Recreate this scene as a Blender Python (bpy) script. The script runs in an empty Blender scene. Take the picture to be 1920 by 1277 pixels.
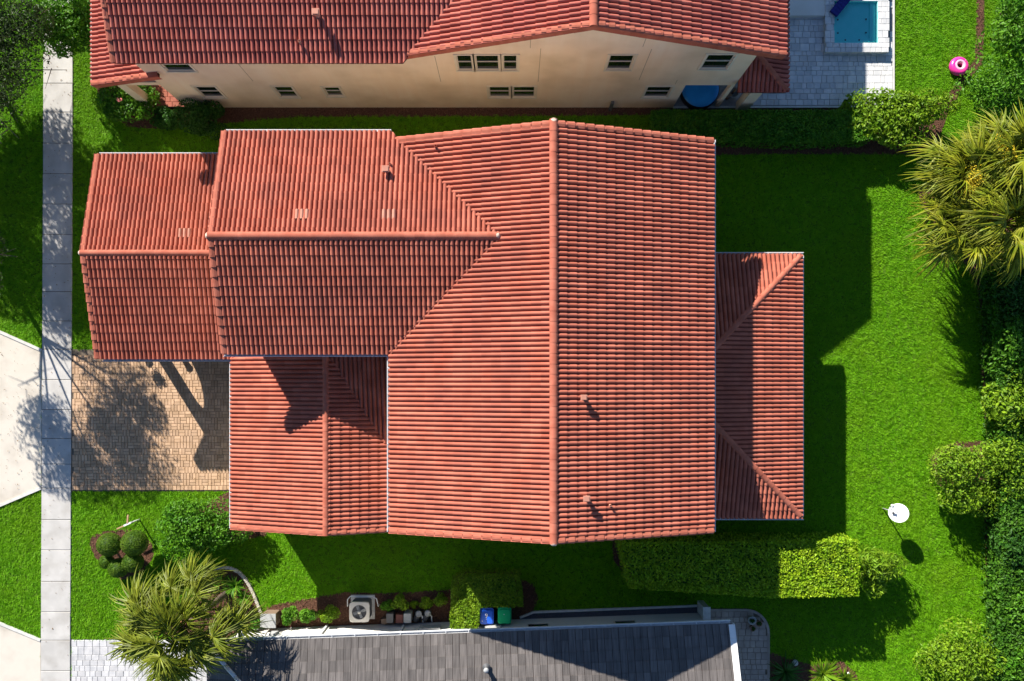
import bpy, bmesh, math, random
import numpy as np
from mathutils import Vector, Matrix, Quaternion

R = math.radians
rng = np.random.default_rng(7)
random.seed(7)
sc = bpy.context.scene
col = sc.collection

# ------------------------------------------------------------------ camera, sky, sun, exposure
H, F, U0, V0 = 34.0, 1450.0, 963.0, 720.0      # drone height (m), focal length (photo px), nadir pixel
cam_d = bpy.data.cameras.new('camera')
cam = bpy.data.objects.new('camera', cam_d); col.objects.link(cam)
cam.location = (0, 0, H); cam.rotation_euler = (0, 0, 0)
cam_d.sensor_width = 36.0; cam_d.lens = 36.0 * F / 1920.0
cam_d.shift_x = -(U0 - 960.0) / 1920.0
cam_d.shift_y = (V0 - 638.5) / 1920.0
cam_d.clip_end = 600.0
sc.camera = cam

SUN_EL = R(27.76)
SHX, SHY = 0.530, -0.848                        # direction shadows fall on the ground
world = bpy.data.worlds.new('World'); sc.world = world; world.use_nodes = True
wn = world.node_tree
for n in list(wn.nodes): wn.nodes.remove(n)
sky = wn.nodes.new('ShaderNodeTexSky'); sky.sky_type = 'NISHITA'; sky.sun_disc = False
sky.dust_density = 0.2; sky.ozone_density = 5.0; sky.sun_elevation = SUN_EL; sky.sun_rotation = math.atan2(-SHX, -SHY)
bg = wn.nodes.new('ShaderNodeBackground'); bg.inputs['Strength'].default_value = 0.065
wo = wn.nodes.new('ShaderNodeOutputWorld')
wn.links.new(sky.outputs[0], bg.inputs[0]); wn.links.new(bg.outputs[0], wo.inputs[0])
sun_d = bpy.data.lights.new('sun', 'SUN'); sun_d.energy = 5.0; sun_d.angle = R(0.5); sun_d.color = (1.0, 0.94, 0.85)
sun = bpy.data.objects.new('sun', sun_d); col.objects.link(sun)
sd = Vector((SHX * math.cos(SUN_EL), SHY * math.cos(SUN_EL), -math.sin(SUN_EL)))
sun.rotation_euler = sd.to_track_quat('-Z', 'Y').to_euler(); sun.location = (-20, 30, 30)
sc.view_settings.view_transform = 'Standard'
try: sc.view_settings.look = 'None'
except Exception: pass
sc.view_settings.exposure = 1.08; sc.view_settings.gamma = 1.0
sc.render.engine = 'CYCLES'
sc.cycles.use_denoising = True
sc.cycles.diffuse_bounces = 3; sc.cycles.max_bounces = 6; sc.cycles.transparent_max_bounces = 8

# ------------------------------------------------------------------ helpers
def P(u, v, z=0.0):
    return Vector(((u - U0) * (H - z) / F, (V0 - v) * (H - z) / F, z))

def srgb(r, g, b):
    f = lambda c: (c / 255 / 12.92) if c / 255 <= 0.04045 else ((c / 255 + 0.055) / 1.055) ** 2.4
    return (f(r), f(g), f(b))

MATS = {}
def mat(name, c1, c2=None, scale=4.0, rough=0.8, spec=0.25, rand=0.0, bump=0.0, bscale=40.0, trans=0.0,
        metal=0.0, stretch=(1, 1, 1), detail=4.0, c3=None, s3=0.6, low=0.35, high=0.65, coord='obj'):
    """procedural material: two colours mixed by noise, brightness varied from piece to piece"""
    m = bpy.data.materials.new(name); m.use_nodes = True
    nt = m.node_tree; N = nt.nodes; L = nt.links
    b = N['Principled BSDF']; out = N['Material Output']
    b.inputs['Roughness'].default_value = rough
    b.inputs['Specular IOR Level'].default_value = spec
    b.inputs['Metallic'].default_value = metal
    geo = N.new('ShaderNodeNewGeometry')
    mp = N.new('ShaderNodeMapping'); mp.inputs['Scale'].default_value = stretch
    L.new(geo.outputs['Position'], mp.inputs['Vector'])
    cur = None
    if c2 is not None:
        nz = N.new('ShaderNodeTexNoise'); nz.inputs['Scale'].default_value = scale; nz.inputs['Detail'].default_value = detail
        L.new(mp.outputs[0], nz.inputs['Vector'])
        rp = N.new('ShaderNodeValToRGB')
        rp.color_ramp.elements[0].position = low; rp.color_ramp.elements[1].position = high
        rp.color_ramp.elements[0].color = (*c1, 1); rp.color_ramp.elements[1].color = (*c2, 1)
        L.new(nz.outputs['Fac'], rp.inputs[0]); cur = rp.outputs[0]
    else:
        rgb = N.new('ShaderNodeRGB'); rgb.outputs[0].default_value = (*c1, 1); cur = rgb.outputs[0]
    if c3 is not None:
        nz2 = N.new('ShaderNodeTexNoise'); nz2.inputs['Scale'].default_value = s3; nz2.inputs['Detail'].default_value = 3
        L.new(geo.outputs['Position'], nz2.inputs['Vector'])
        r2 = N.new('ShaderNodeMapRange'); r2.inputs[1].default_value = 0.45; r2.inputs[2].default_value = 0.7
        L.new(nz2.outputs['Fac'], r2.inputs[0])
        mx = N.new('ShaderNodeMix'); mx.data_type = 'RGBA'
        L.new(r2.outputs[0], mx.inputs[0]); L.new(cur, mx.inputs[6]); mx.inputs[7].default_value = (*c3, 1)
        cur = mx.outputs[2]
    if rand > 0:
        oi = N.new('ShaderNodeObjectInfo')
        ad = N.new('ShaderNodeMath'); ad.operation = 'ADD'
        L.new(geo.outputs['Random Per Island'], ad.inputs[0]); L.new(oi.outputs['Random'], ad.inputs[1])
        fr = N.new('ShaderNodeMath'); fr.operation = 'FRACT'; L.new(ad.outputs[0], fr.inputs[0])
        mr = N.new('ShaderNodeMapRange'); mr.inputs[3].default_value = 1 - rand; mr.inputs[4].default_value = 1 + rand
        L.new(fr.outputs[0], mr.inputs[0])
        hs = N.new('ShaderNodeHueSaturation'); L.new(mr.outputs[0], hs.inputs['Value']); L.new(cur, hs.inputs['Color'])
        cur = hs.outputs[0]
    L.new(cur, b.inputs['Base Color'])
    if bump > 0:
        nb = N.new('ShaderNodeTexNoise'); nb.inputs['Scale'].default_value = bscale; nb.inputs['Detail'].default_value = 3
        L.new(geo.outputs['Position'], nb.inputs['Vector'])
        bp = N.new('ShaderNodeBump'); bp.inputs['Strength'].default_value = bump; bp.inputs['Distance'].default_value = 0.02
        L.new(nb.outputs['Fac'], bp.inputs['Height']); L.new(bp.outputs[0], b.inputs['Normal'])
    if trans > 0:
        tr = N.new('ShaderNodeBsdfTranslucent'); L.new(cur, tr.inputs['Color'])
        ms = N.new('ShaderNodeMixShader'); ms.inputs[0].default_value = trans
        L.new(b.outputs[0], ms.inputs[1]); L.new(tr.outputs[0], ms.inputs[2]); L.new(ms.outputs[0], out.inputs['Surface'])
    MATS[name] = m
    return m

ORG = {}
def org(o):
    v = Vector((0, 0, 0))
    while o is not None:
        v = v + o.location; o = o.parent
    return v

def link(o, parent=None):
    col.objects.link(o)
    if parent is not None: o.parent = parent
    return o

def tag(o, label=None, cat=None, group=None, kind=None):
    if label: o['label'] = label
    if cat: o['category'] = cat
    if group: o['group'] = group
    if kind: o['kind'] = kind
    return o

def thing(name, loc, label, cat, group=None):
    o = bpy.data.objects.new(name, None); o.location = loc; o.empty_display_size = 0.3
    link(o); return tag(o, label, cat, group)

def arr_mesh(name, verts, faces, material, smooth=False):
    """verts (N,3), faces (M,k) numpy -> mesh"""
    verts = np.asarray(verts, dtype=np.float32); faces = np.asarray(faces, dtype=np.int32)
    me = bpy.data.meshes.new(name)
    k = faces.shape[1]
    me.vertices.add(len(verts)); me.vertices.foreach_set('co', verts.ravel())
    me.loops.add(faces.size); me.loops.foreach_set('vertex_index', faces.ravel())
    me.polygons.add(len(faces))
    me.polygons.foreach_set('loop_start', np.arange(0, faces.size, k, dtype=np.int32))
    me.polygons.foreach_set('loop_total', np.full(len(faces), k, dtype=np.int32))
    me.polygons.foreach_set('use_smooth', np.full(len(faces), bool(smooth)))
    me.update(calc_edges=True)
    me.materials.append(material)
    return me

def arr_obj(name, verts, faces, material, parent=None, smooth=False):
    verts = np.asarray(verts, dtype=np.float64)
    if parent is not None:
        verts = verts - np.array(org(parent))
    return link(bpy.data.objects.new(name, arr_mesh(name, verts, faces, material, smooth)), parent)

class MB:
    def __init__(s): s.v = []; s.f = []; s.sm = []
    def add(s, vs, fs, smooth=False):
        n = len(s.v); s.v += [tuple(v) for v in vs]; s.f += [[i + n for i in f] for f in fs]; s.sm += [smooth] * len(fs)
        return s
    def box(s, c, size, rz=0.0, m=None):
        x, y, z = [d / 2 for d in size]
        vs = [Vector(p) for p in ((-x,-y,-z),(x,-y,-z),(x,y,-z),(-x,y,-z),(-x,-y,z),(x,-y,z),(x,y,z),(-x,y,z))]
        if m is None: m = Matrix.Rotation(rz, 4, 'Z')
        vs = [m @ v + Vector(c) for v in vs]
        return s.add(vs, [(3,2,1,0),(4,5,6,7),(0,1,5,4),(1,2,6,5),(2,3,7,6),(3,0,4,7)])
    def span(s, a, b):
        return s.box([(a[i] + b[i]) / 2 for i in range(3)], [abs(b[i] - a[i]) for i in range(3)])
    def rbox(s, c, size, r, rz=0.0, n=4, top=None):
        """box with rounded vertical corners, optional top scale"""
        x, y, z = [d / 2 for d in size]; pts = []
        for cx, cy, a0 in ((x-r, y-r, 0), (-x+r, y-r, 90), (-x+r, -y+r, 180), (x-r, -y+r, 270)):
            for k in range(n + 1):
                a = R(a0 + 90 * k / n); pts.append((cx + r * math.cos(a), cy + r * math.sin(a)))
        t = top or 1.0; M = Matrix.Rotation(rz, 4, 'Z')
        vs = [M @ Vector((p[0], p[1], -z)) + Vector(c) for p in pts] + [M @ Vector((p[0] * t, p[1] * t, z)) + Vector(c) for p in pts]
        k = len(pts)
        return s.add(vs, [list(range(k))[::-1], list(range(k, 2 * k))] + [(i, (i + 1) % k, k + (i + 1) % k, k + i) for i in range(k)])
    def prism(s, poly, z0, z1):
        k = len(poly)
        if sum(poly[i][0] * poly[(i+1) % k][1] - poly[(i+1) % k][0] * poly[i][1] for i in range(k)) < 0: poly = poly[::-1]
        vs = [(p[0], p[1], z0) for p in poly] + [(p[0], p[1], z1) for p in poly]
        return s.add(vs, [list(range(k))[::-1], list(range(k, 2 * k))] + [(i, (i + 1) % k, k + (i + 1) % k, k + i) for i in range(k)])
    def tube(s, pts, rad, n=8, cap=True):
        pts = [Vector(p) for p in pts]
        if not hasattr(rad, '__len__'): rad = [rad] * len(pts)
        vs = []; prev = None
        for i, p in enumerate(pts):
            d = (pts[min(i + 1, len(pts) - 1)] - pts[max(i - 1, 0)]).normalized()
            a = prev if prev is not None else (Vector((0, 0, 1)) if abs(d.z) < 0.9 else Vector((1, 0, 0)))
            x = (a - d * a.dot(d)).normalized(); y = d.cross(x); prev = x
            for k in range(n):
                t = 2 * math.pi * k / n
                vs.append(p + (x * math.cos(t) + y * math.sin(t)) * rad[i])
        fs = [(i * n + k, i * n + (k + 1) % n, (i + 1) * n + (k + 1) % n, (i + 1) * n + k) for i in range(len(pts) - 1) for k in range(n)]
        s.add(vs, fs, True)
        if cap:
            m = len(s.v) - len(vs)
            s.f.append([m + k for k in range(n)][::-1]); s.f.append([m + (len(pts) - 1) * n + k for k in range(n)]); s.sm += [False, False]
        return s
    def lathe(s, prof, c, n=20, axis=None, smooth=True):
        M = Matrix.Identity(3)
        if axis is not None: M = Vector((0, 0, 1)).rotation_difference(Vector(axis)).to_matrix()
        vs = []
        for r, z in prof:
            for k in range(n):
                t = 2 * math.pi * k / n
                vs.append(M @ Vector((r * math.cos(t), r * math.sin(t), z)) + Vector(c))
        fs = [(i * n + k, i * n + (k + 1) % n, (i + 1) * n + (k + 1) % n, (i + 1) * n + k) for i in range(len(prof) - 1) for k in range(n)]
        return s.add(vs, fs, smooth)
    def build(s, name, material, parent=None, kind=None):
        o0 = org(parent) if parent is not None else Vector((0, 0, 0))
        me = bpy.data.meshes.new(name)
        me.from_pydata([tuple(Vector(v) - o0) for v in s.v], [], s.f)
        me.polygons.foreach_set('use_smooth', s.sm)
        me.materials.append(material); me.update()
        o = link(bpy.data.objects.new(name, me), parent)
        if kind: o['kind'] = kind
        return o

def struct(name, mb, material):
    o = mb.build(name, material); o['kind'] = 'structure'; return o

# ------------------------------------------------------------------ materials
TILE = mat('terracotta_tile', (0.385, 0.108, 0.068), (0.46, 0.147, 0.096), scale=1.3, rough=0.8, spec=0.08, rand=0.13, bump=0.25, bscale=60, c3=(0.34, 0.105, 0.072), s3=0.8)
TILE_N = mat('red_clay_tile', (0.385, 0.105, 0.076), (0.46, 0.145, 0.108), scale=1.3, rough=0.8, spec=0.08, rand=0.16, bump=0.25, bscale=60, c3=(0.36, 0.10, 0.08), s3=0.5)
PALE_TILE = mat('pale_vent_tile', (0.50, 0.24, 0.17), (0.46, 0.20, 0.14), scale=6, rough=0.8, rand=0.1)
MORTAR = mat('pale_mortar', (0.62, 0.46, 0.36), (0.68, 0.54, 0.44), scale=9, rough=0.9)
RIDGE = mat('ridge_tile_clay', (0.375, 0.108, 0.068), (0.45, 0.147, 0.096), scale=3, rough=0.8, spec=0.1, rand=0.09, bump=0.2, bscale=50)
DECK = mat('roof_deck', (0.05, 0.018, 0.014), (0.08, 0.026, 0.02), scale=5, rough=0.9)
GREY_TILE = mat('grey_flat_tile', (0.082, 0.073, 0.069), (0.135, 0.121, 0.114), scale=2.2, spec=0.45, rough=0.5, rand=0.24, bump=0.4, bscale=30, stretch=(7, 0.5, 1), detail=5)
CREAM = mat('cream_stucco', (0.85, 0.67, 0.48), (0.87, 0.72, 0.54), scale=1.2, rough=0.9, bump=0.25, bscale=70, stretch=(2.5, 2.5, .25), c3=(0.70, 0.55, 0.38), s3=.5)
TRIM = mat('cream_trim', (0.70, 0.62, 0.48), (0.74, 0.66, 0.52), scale=3, rough=0.8)
JOINT = mat('joint_line', (0.42, 0.33, 0.23), rough=0.9)
WHITE = mat('white_stucco', (0.70, 0.68, 0.63), (0.76, 0.74, 0.70), scale=1.0, rough=0.9, bump=0.2, bscale=60)
GUTTER = mat('white_aluminium', (0.72, 0.73, 0.74), (0.62, 0.64, 0.66), scale=5, rough=0.45, spec=0.5)
GUTTER_D = mat('gutter_trough', (0.20, 0.20, 0.22), rough=0.6)
GLASS = mat('window_glass', (0.008, 0.012, 0.010), rough=0.04, spec=0.9)
SASH = mat('window_sash', (0.62, 0.58, 0.48), rough=0.6)
CONC = mat('sidewalk_concrete', (0.47, 0.455, 0.43), (0.55, 0.53, 0.50), scale=1.5, rough=0.9, rand=0.06, bump=0.2, bscale=90, c3=(0.42, 0.40, 0.37), s3=1.3)
CONC2 = mat('apron_concrete', (0.60, 0.55, 0.47), (0.66, 0.61, 0.53), scale=0.9, rough=0.9, bump=0.2, bscale=90, c3=(0.50, 0.45, 0.38), s3=0.9)
KERB = mat('kerb_concrete', (0.55, 0.54, 0.50), (0.66, 0.64, 0.6), scale=6, rough=0.9)
JOINT_S = mat('joint_sand', (0.14, 0.11, 0.08), (0.20, 0.16, 0.12), scale=8, rough=1.0)
JOINT_W = mat('pale_joint_sand', (0.26, 0.26, 0.27), (0.33, 0.33, 0.33), scale=8, rough=1.0)
BRICK = mat('tan_paver', (0.46, 0.30, 0.18), (0.56, 0.375, 0.24), scale=3, rough=0.9, rand=0.18, bump=0.3, bscale=50)
MARBLE = mat('white_paver', (0.55, 0.56, 0.57), (0.68, 0.67, 0.66), scale=3.5, rough=0.8, rand=0.12, bump=0.15, bscale=40)
GREYP = mat('grey_paver', (0.47, 0.47, 0.48), (0.58, 0.57, 0.57), scale=3.5, rough=0.85, rand=0.12, bump=0.2, bscale=40)
TAUPE = mat('taupe_paver', (0.34, 0.27, 0.23), (0.42, 0.34, 0.29), scale=3, rough=0.9, rand=0.12, bump=0.2, bscale=40)
REDBRICK = mat('porch_brick', (0.33, 0.10, 0.07), (0.40, 0.14, 0.09), scale=6, rough=0.85, rand=0.12)
SOIL = mat('lawn_soil', (0.06, 0.14, 0.005), (0.085, 0.18, 0.007), scale=3, rough=1.0, bump=0.5, bscale=25)
GRASS = mat('grass_blades', (0.13, 0.36, 0.004), (0.19, 0.44, 0.008), scale=2.6, rough=0.6, spec=0.15, rand=0.22, trans=0.4, c3=(0.18, 0.39, 0.006), s3=0.45)
MULCH = mat('mulch_bed', (0.075, 0.035, 0.022), (0.13, 0.065, 0.04), scale=14, rough=1.0, bump=0.9, bscale=22)
CHIP = mat('mulch_chip', (0.11, 0.05, 0.03), (0.22, 0.11, 0.07), scale=9, rough=1.0, rand=0.4)
def leafm(n, c1, c2, rand=0.38, trans=0.35, spec=0.25, rough=0.5, **k):
    return mat(n, c1, c2, scale=2.5, rough=rough, spec=spec, rand=rand, trans=trans, **k)
L_HEDGE = leafm('hedge_leaf', (0.19, 0.36, 0.008), (0.33, 0.48, 0.014))
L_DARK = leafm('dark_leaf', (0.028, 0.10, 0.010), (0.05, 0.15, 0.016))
L_MID = leafm('mid_leaf', (0.065, 0.21, 0.010), (0.12, 0.28, 0.014))
L_LIME = leafm('lime_leaf', (0.13, 0.265, 0.010), (0.22, 0.345, 0.014))
L_BORDER = leafm('border_leaf', (0.045, 0.15, 0.010), (0.085, 0.21, 0.014))
L_OAK = leafm('olive_leaf', (0.028, 0.055, 0.012), (0.05, 0.085, 0.02), rand=0.45)
L_TOP = leafm('topiary_leaf', (0.09, 0.19, 0.010), (0.14, 0.24, 0.014), rand=0.3)
L_PALM = leafm('palm_leaf', (0.12, 0.165, 0.010), (0.21, 0.235, 0.018), rand=0.35, trans=0.25)
L_PALM2 = leafm('yellow_palm_leaf', (0.15, 0.205, 0.009), (0.27, 0.275, 0.016), rand=0.35, trans=0.25)
PETIOLE = mat('palm_petiole', (0.14, 0.13, 0.04), (0.20, 0.16, 0.06), scale=5, rough=0.6)
FIBRE = mat('palm_fibre', (0.22, 0.09, 0.05), (0.34, 0.16, 0.09), scale=9, rough=0.9, rand=0.3)
FLOWER = mat('palm_flower', (0.48, 0.36, 0.015), (0.58, 0.44, 0.03), scale=9, rough=0.9, rand=0.2)
PINKF = mat('pink_flower', (0.75, 0.22, 0.20), rough=0.7)
BARK = mat('bark', (0.10, 0.07, 0.05), (0.17, 0.13, 0.10), scale=9, rough=1.0, bump=0.6, bscale=30)
WOOD = mat('weathered_wood', (0.40, 0.25, 0.12), (0.5, 0.33, 0.18), scale=9, rough=0.8)
WHITEP = mat('white_paint', (0.80, 0.80, 0.79), rough=0.5, spec=0.4)
BLACKP = mat('black_plastic', (0.02, 0.02, 0.022), rough=0.5)
DARKM = mat('dark_metal', (0.07, 0.075, 0.08), (0.10, 0.10, 0.11), scale=20, rough=0.5, spec=0.5)
GREYM = mat('grey_metal', (0.34, 0.35, 0.35), (0.42, 0.43, 0.43), scale=12, rough=0.5, spec=0.5)
BEIGEM = mat('beige_enamel', (0.62, 0.58, 0.50), (0.66, 0.62, 0.55), scale=5, rough=0.5, spec=0.4)
BLUEB = mat('blue_plastic', (0.008, 0.10, 0.62), rough=0.35, spec=0.5)
GREENB = mat('green_plastic', (0.005, 0.45, 0.17), rough=0.35, spec=0.5)
PINK = mat('pink_vinyl', (0.75, 0.03, 0.28), (0.80, 0.05, 0.34), scale=6, rough=0.25, spec=0.6)
PALEPINK = mat('pale_pink_vinyl', (0.85, 0.45, 0.60), rough=0.25, spec=0.6)
BLUEC = mat('blue_cover', (0.01, 0.27, 0.68), (0.02, 0.34, 0.78), scale=2, rough=0.45, spec=0.5)
NAVY = mat('navy_fabric', (0.015, 0.02, 0.16), (0.02, 0.03, 0.22), scale=20, rough=0.8)
PLASTER = mat('turquoise_plaster', (0.22, 0.88, 0.84), (0.26, 0.90, 0.87), scale=3, rough=0.7)
STONE = mat('edging_stone', (0.45, 0.41, 0.34), (0.58, 0.53, 0.45), scale=7, rough=0.9, rand=0.2)
GRAVEL = mat('dark_gravel', (0.05, 0.05, 0.06), (0.12, 0.12, 0.14), scale=40, rough=1.0, bump=1.0, bscale=45)
TERRAP = mat('clay_pot', (0.30, 0.17, 0.11), (0.36, 0.21, 0.14), scale=8, rough=0.9)
STONEP = mat('stone_pot', (0.42, 0.42, 0.40), (0.5, 0.5, 0.48), scale=8, rough=0.9)
MAROON = mat('maroon_enamel', (0.16, 0.06, 0.05), rough=0.6)
BROWNB = mat('brown_plastic', (0.20, 0.14, 0.10), rough=0.7)

# water: tinted clear sheet with a glossy skin
WATER = bpy.data.materials.new('spa_water'); WATER.use_nodes = True
nt = WATER.node_tree; 
for n in list(nt.nodes): nt.nodes.remove(n)
o_ = nt.nodes.new('ShaderNodeOutputMaterial'); tr_ = nt.nodes.new('ShaderNodeBsdfTransparent'); gl_ = nt.nodes.new('ShaderNodeBsdfGlossy')
tr_.inputs[0].default_value = (0.90, 1.0, 1.0, 1); gl_.inputs['Roughness'].default_value = 0.03
fr_ = nt.nodes.new('ShaderNodeFresnel'); fr_.inputs[0].default_value = 1.33
mx_ = nt.nodes.new('ShaderNodeMixShader')
wv_ = nt.nodes.new('ShaderNodeTexNoise'); wv_.inputs['Scale'].default_value = 3
bp_ = nt.nodes.new('ShaderNodeBump'); bp_.inputs['Strength'].default_value = 0.15
nt.links.new(wv_.outputs['Fac'], bp_.inputs['Height']); nt.links.new(bp_.outputs[0], gl_.inputs['Normal']); nt.links.new(bp_.outputs[0], fr_.inputs['Normal'])
nt.links.new(fr_.outputs[0], mx_.inputs[0]); nt.links.new(tr_.outputs[0], mx_.inputs[1]); nt.links.new(gl_.outputs[0], mx_.inputs[2]); nt.links.new(mx_.outputs[0], o_.inputs[0])

# ------------------------------------------------------------------ ground
struct('ground', MB().prism([(-90, -90), (90, -90), (90, 90), (-90, 90)], -0.3, 0.0), SOIL)
NO_GRASS = []                                   # ground polygons (world XY) that carry no grass
def block(poly): NO_GRASS.append(np.array([(p[0], p[1]) for p in poly]))
def G(*px): return [tuple(P(u, v)[:2]) for u, v in px]

def paving(name, poly, joint, z=0.02):
    block(poly)
    return struct(name, MB().prism(poly, -0.05, z), joint)

def pieces(parent, name, rects, z0, material, thick=0.035, cap=300, rzj=0.004, stuff_name=None, bev=0.008):
    """rects: (cx, cy, w, d). up to cap singles, the rest joined as stuff"""
    meshes = {}
    o0 = org(parent)
    def pm(w, d):
        k = (round(w, 3), round(d, 3))
        if k not in meshes:
            x, y = w / 2, d / 2; b = bev
            vs = [(-x,-y,-thick),(x,-y,-thick),(x,y,-thick),(-x,y,-thick),(-x,-y,-b),(x,-y,-b),(x,y,-b),(-x,y,-b),
                  (-x+b,-y+b,0),(x-b,-y+b,0),(x-b,y-b,0),(-x+b,y-b,0)]
            fs = [(8,9,10,11)] + [(a, (a+1) % 4, 4 + (a+1) % 4, 4 + a) for a in range(4)] + [(4+a, 4+(a+1) % 4, 8+(a+1) % 4, 8+a) for a in range(4)]
            me = bpy.data.meshes.new(name); me.from_pydata(vs, [], fs); me.materials.append(material); me.update()
            meshes[k] = (me, vs, fs)
        return meshes[k]
    order = sorted(range(len(rects)), key=lambda i: -rects[i][2] * rects[i][3])
    rest = MB()
    for n, i in enumerate(order):
        cx, cy, w, d = rects[i]; me, vs, fs = pm(w, d)
        zz = z0 + thick + random.uniform(-0.003, 0.003); rz = random.uniform(-rzj, rzj)
        if n < cap:
            o = bpy.data.objects.new(name, me); o.location = Vector((cx, cy, zz)) - o0; o.rotation_euler = (random.uniform(-.006,.006), random.uniform(-.006,.006), rz)
            link(o, parent)
        else:
            rest.add([(v[0] + cx, v[1] + cy, v[2] + zz) for v in vs], fs)
    if rest.v: rest.build(name, material, parent, 'stuff')

# sidewalk
sl, sr = lambda v: 82.5 - 5.5 * v / 1277, lambda v: 138.5 - 5.5 * v / 1277
swp = G((sl(-60), -60), (sr(-60), -60), (sr(1340), 1340), (sl(1340), 1340))
sidewalk = paving('sidewalk', swp, JOINT_S, 0.012)
cuts = [-126, -69, -12, 45, 102, 157, 211, 269, 326, 383, 440, 495, 547, 602, 655, 712, 768, 822, 870, 915, 974, 1031, 1090, 1147, 1200, 1257, 1314]
for a, b in zip(cuts[:-1], cuts[1:]):
    m_ = (a + b) / 2
    p0, p1 = P(sl(m_), a), P(sr(m_), b)
    w, d = abs(p1.x - p0.x) - 0.02, abs(p1.y - p0.y) - 0.022
    pieces(sidewalk, 'slab', [((p0.x + p1.x) / 2, (p0.y + p1.y) / 2, round(w, 3), round(d, 3))], 0.012, CONC, thick=0.04, rzj=0.001, bev=0.012)
# concrete aprons and kerbs
ap1 = G((-140, 560), (0, 622), (79, 657), (78, 915), (0, 948), (-140, 1008))
ap2 = G((-140, 1110), (0, 1168), (77, 1200), (77, 1340), (-140, 1340))
block(ap1); block(ap2)
struct('driveway_apron', MB().prism(ap1, -0.05, 0.035), CONC2)
struct('driveway_apron', MB().prism(ap2, -0.05, 0.035), CONC2)
def strip(poly_line, w, z0, z1):
    mb = MB()
    pts = [Vector((p[0], p[1])) for p in poly_line]
    for a, b in zip(pts[:-1], pts[1:]):
        d = (b - a).normalized(); n = Vector((-d.y, d.x)) * w / 2; e = d * 0.001
        mb.prism([tuple(a - n + e), tuple(b - n - e), tuple(b + n - e), tuple(a + n + e)], z0, z1)
    return mb
for line in (((-140, 560), (0, 622), (79, 657)), ((78, 915), (0, 948), (-140, 1008)), ((-140, 1110), (0, 1168), (77, 1200))):
    struct('kerb', strip(G(*line), 0.12, -0.05, 0.07), KERB)
# brick paver driveway
dr = G((135, 655), (500, 655), (500, 921), (133, 921))
drive = paving('driveway', dr, JOINT_S, 0.012)
rects = []; bs = 0.272
x0, y1 = P(136, 657).x, P(136, 657).y; x1, y0 = P(498, 919).x, P(498, 919).y + 0.20
ny = int((y1 - y0) / bs); nx = int((x1 - x0) / bs)
for j in range(ny):
    off = (0, 0.136, 0.07)[j % 3]
    for i in range(-1, nx + 1):
        bx, by = x0 + i * bs + off, y0 + j * bs
        if bx < x0 - 0.02 or bx + bs > x1 + 0.05: 
            continue
        k = random.random()
        if (i + j) % 2 == 0 if k < 0.75 else k > 0.88:
            for q in (0, 1): rects.append((bx + bs * .25 + q * bs / 2, by + bs / 2, bs / 2 - 0.014, bs - 0.014))
        else:
            for q in (0, 1): rects.append((bx + bs / 2, by + bs * .25 + q * bs / 2, bs - 0.014, bs / 2 - 0.014))
    if off > 0.1: rects.append((x0 + off / 2, y0 + j * bs + bs / 2, off - 0.016, bs - 0.016))
for i in range(int((x1 - x0) / 0.17)): rects.append((x0 + 0.085 + i * 0.17, y0 - 0.1, 0.155, 0.185))
pieces(drive, 'paver', rects, 0.012, BRICK)
def coursed(x0, x1, y0, y1, rows, wmin, wmax, gap=0.014, inside=None):
    out = []; y = y0
    while y < y1 - 0.05:
        h = random.choice(rows); h = min(h, y1 - y)
        if y1 - y - h < 0.1: h = y1 - y
        x = x0 - random.uniform(0, wmax)
        while x < x1:
            w = random.uniform(wmin, wmax); a, b = max(x, x0), min(x + w, x1)
            if b - a > 0.07 and (inside is None or inside((a + b) / 2, y + h / 2)):
                out.append(((a + b) / 2, y + h / 2, round((b - a) - gap, 2), round(h - gap, 2)))
            x += w
        y += h
    return out
# pale paver driveway of the neighbour
wd = G((134, 1199), (400, 1199), (400, 1340), (134, 1340))
wdrive = paving('driveway', wd, JOINT_W, 0.012)
a, b = P(135, 1340), P(398, 1200)
pieces(wdrive, 'paver', coursed(a.x, b.x, a.y, b.y, (0.24, 0.24, 0.36), 0.2, 0.38), 0.012, GREYP)
# paver patio of the neighbour, rounded corner
pc = P(1398, 1186); pr = 45 * H / F
arc = [(pc.x + pr * math.cos(R(t)), pc.y + pr * math.sin(R(t))) for t in range(0, 91, 10)]
pat = [tuple(P(1325, 1340)[:2]), tuple(P(1443, 1340)[:2])] + arc + [tuple(P(1325, 1141)[:2])]
patio = paving('patio', pat, JOINT_S, 0.012)
def in_pat(x, y, m=0.16):
    if x > pc.x and y > pc.y: return math.hypot(x - pc.x, y - pc.y) < pr - m
    return x < pc.x + pr - m and y < pc.y + pr - m
a, b = P(1326, 1340), P(1440, 1146)
pieces(patio, 'paver', coursed(a.x, b.x, a.y, b.y, (0.22, 0.3), 0.2, 0.36, inside=in_pat), 0.012, TAUPE)
edge = [tuple(P(1325, 1144)[:2])] + [(pc.x + (pr - 0.06) * math.cos(R(t)), pc.y + (pr - 0.06) * math.sin(R(t))) for t in range(90, -1, -10)] + [(pc.x + pr - 0.06, P(0, 1340).y)]
strip(edge, 0.11, 0.0, 0.055).build('edging', TAUPE, patio)
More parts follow.
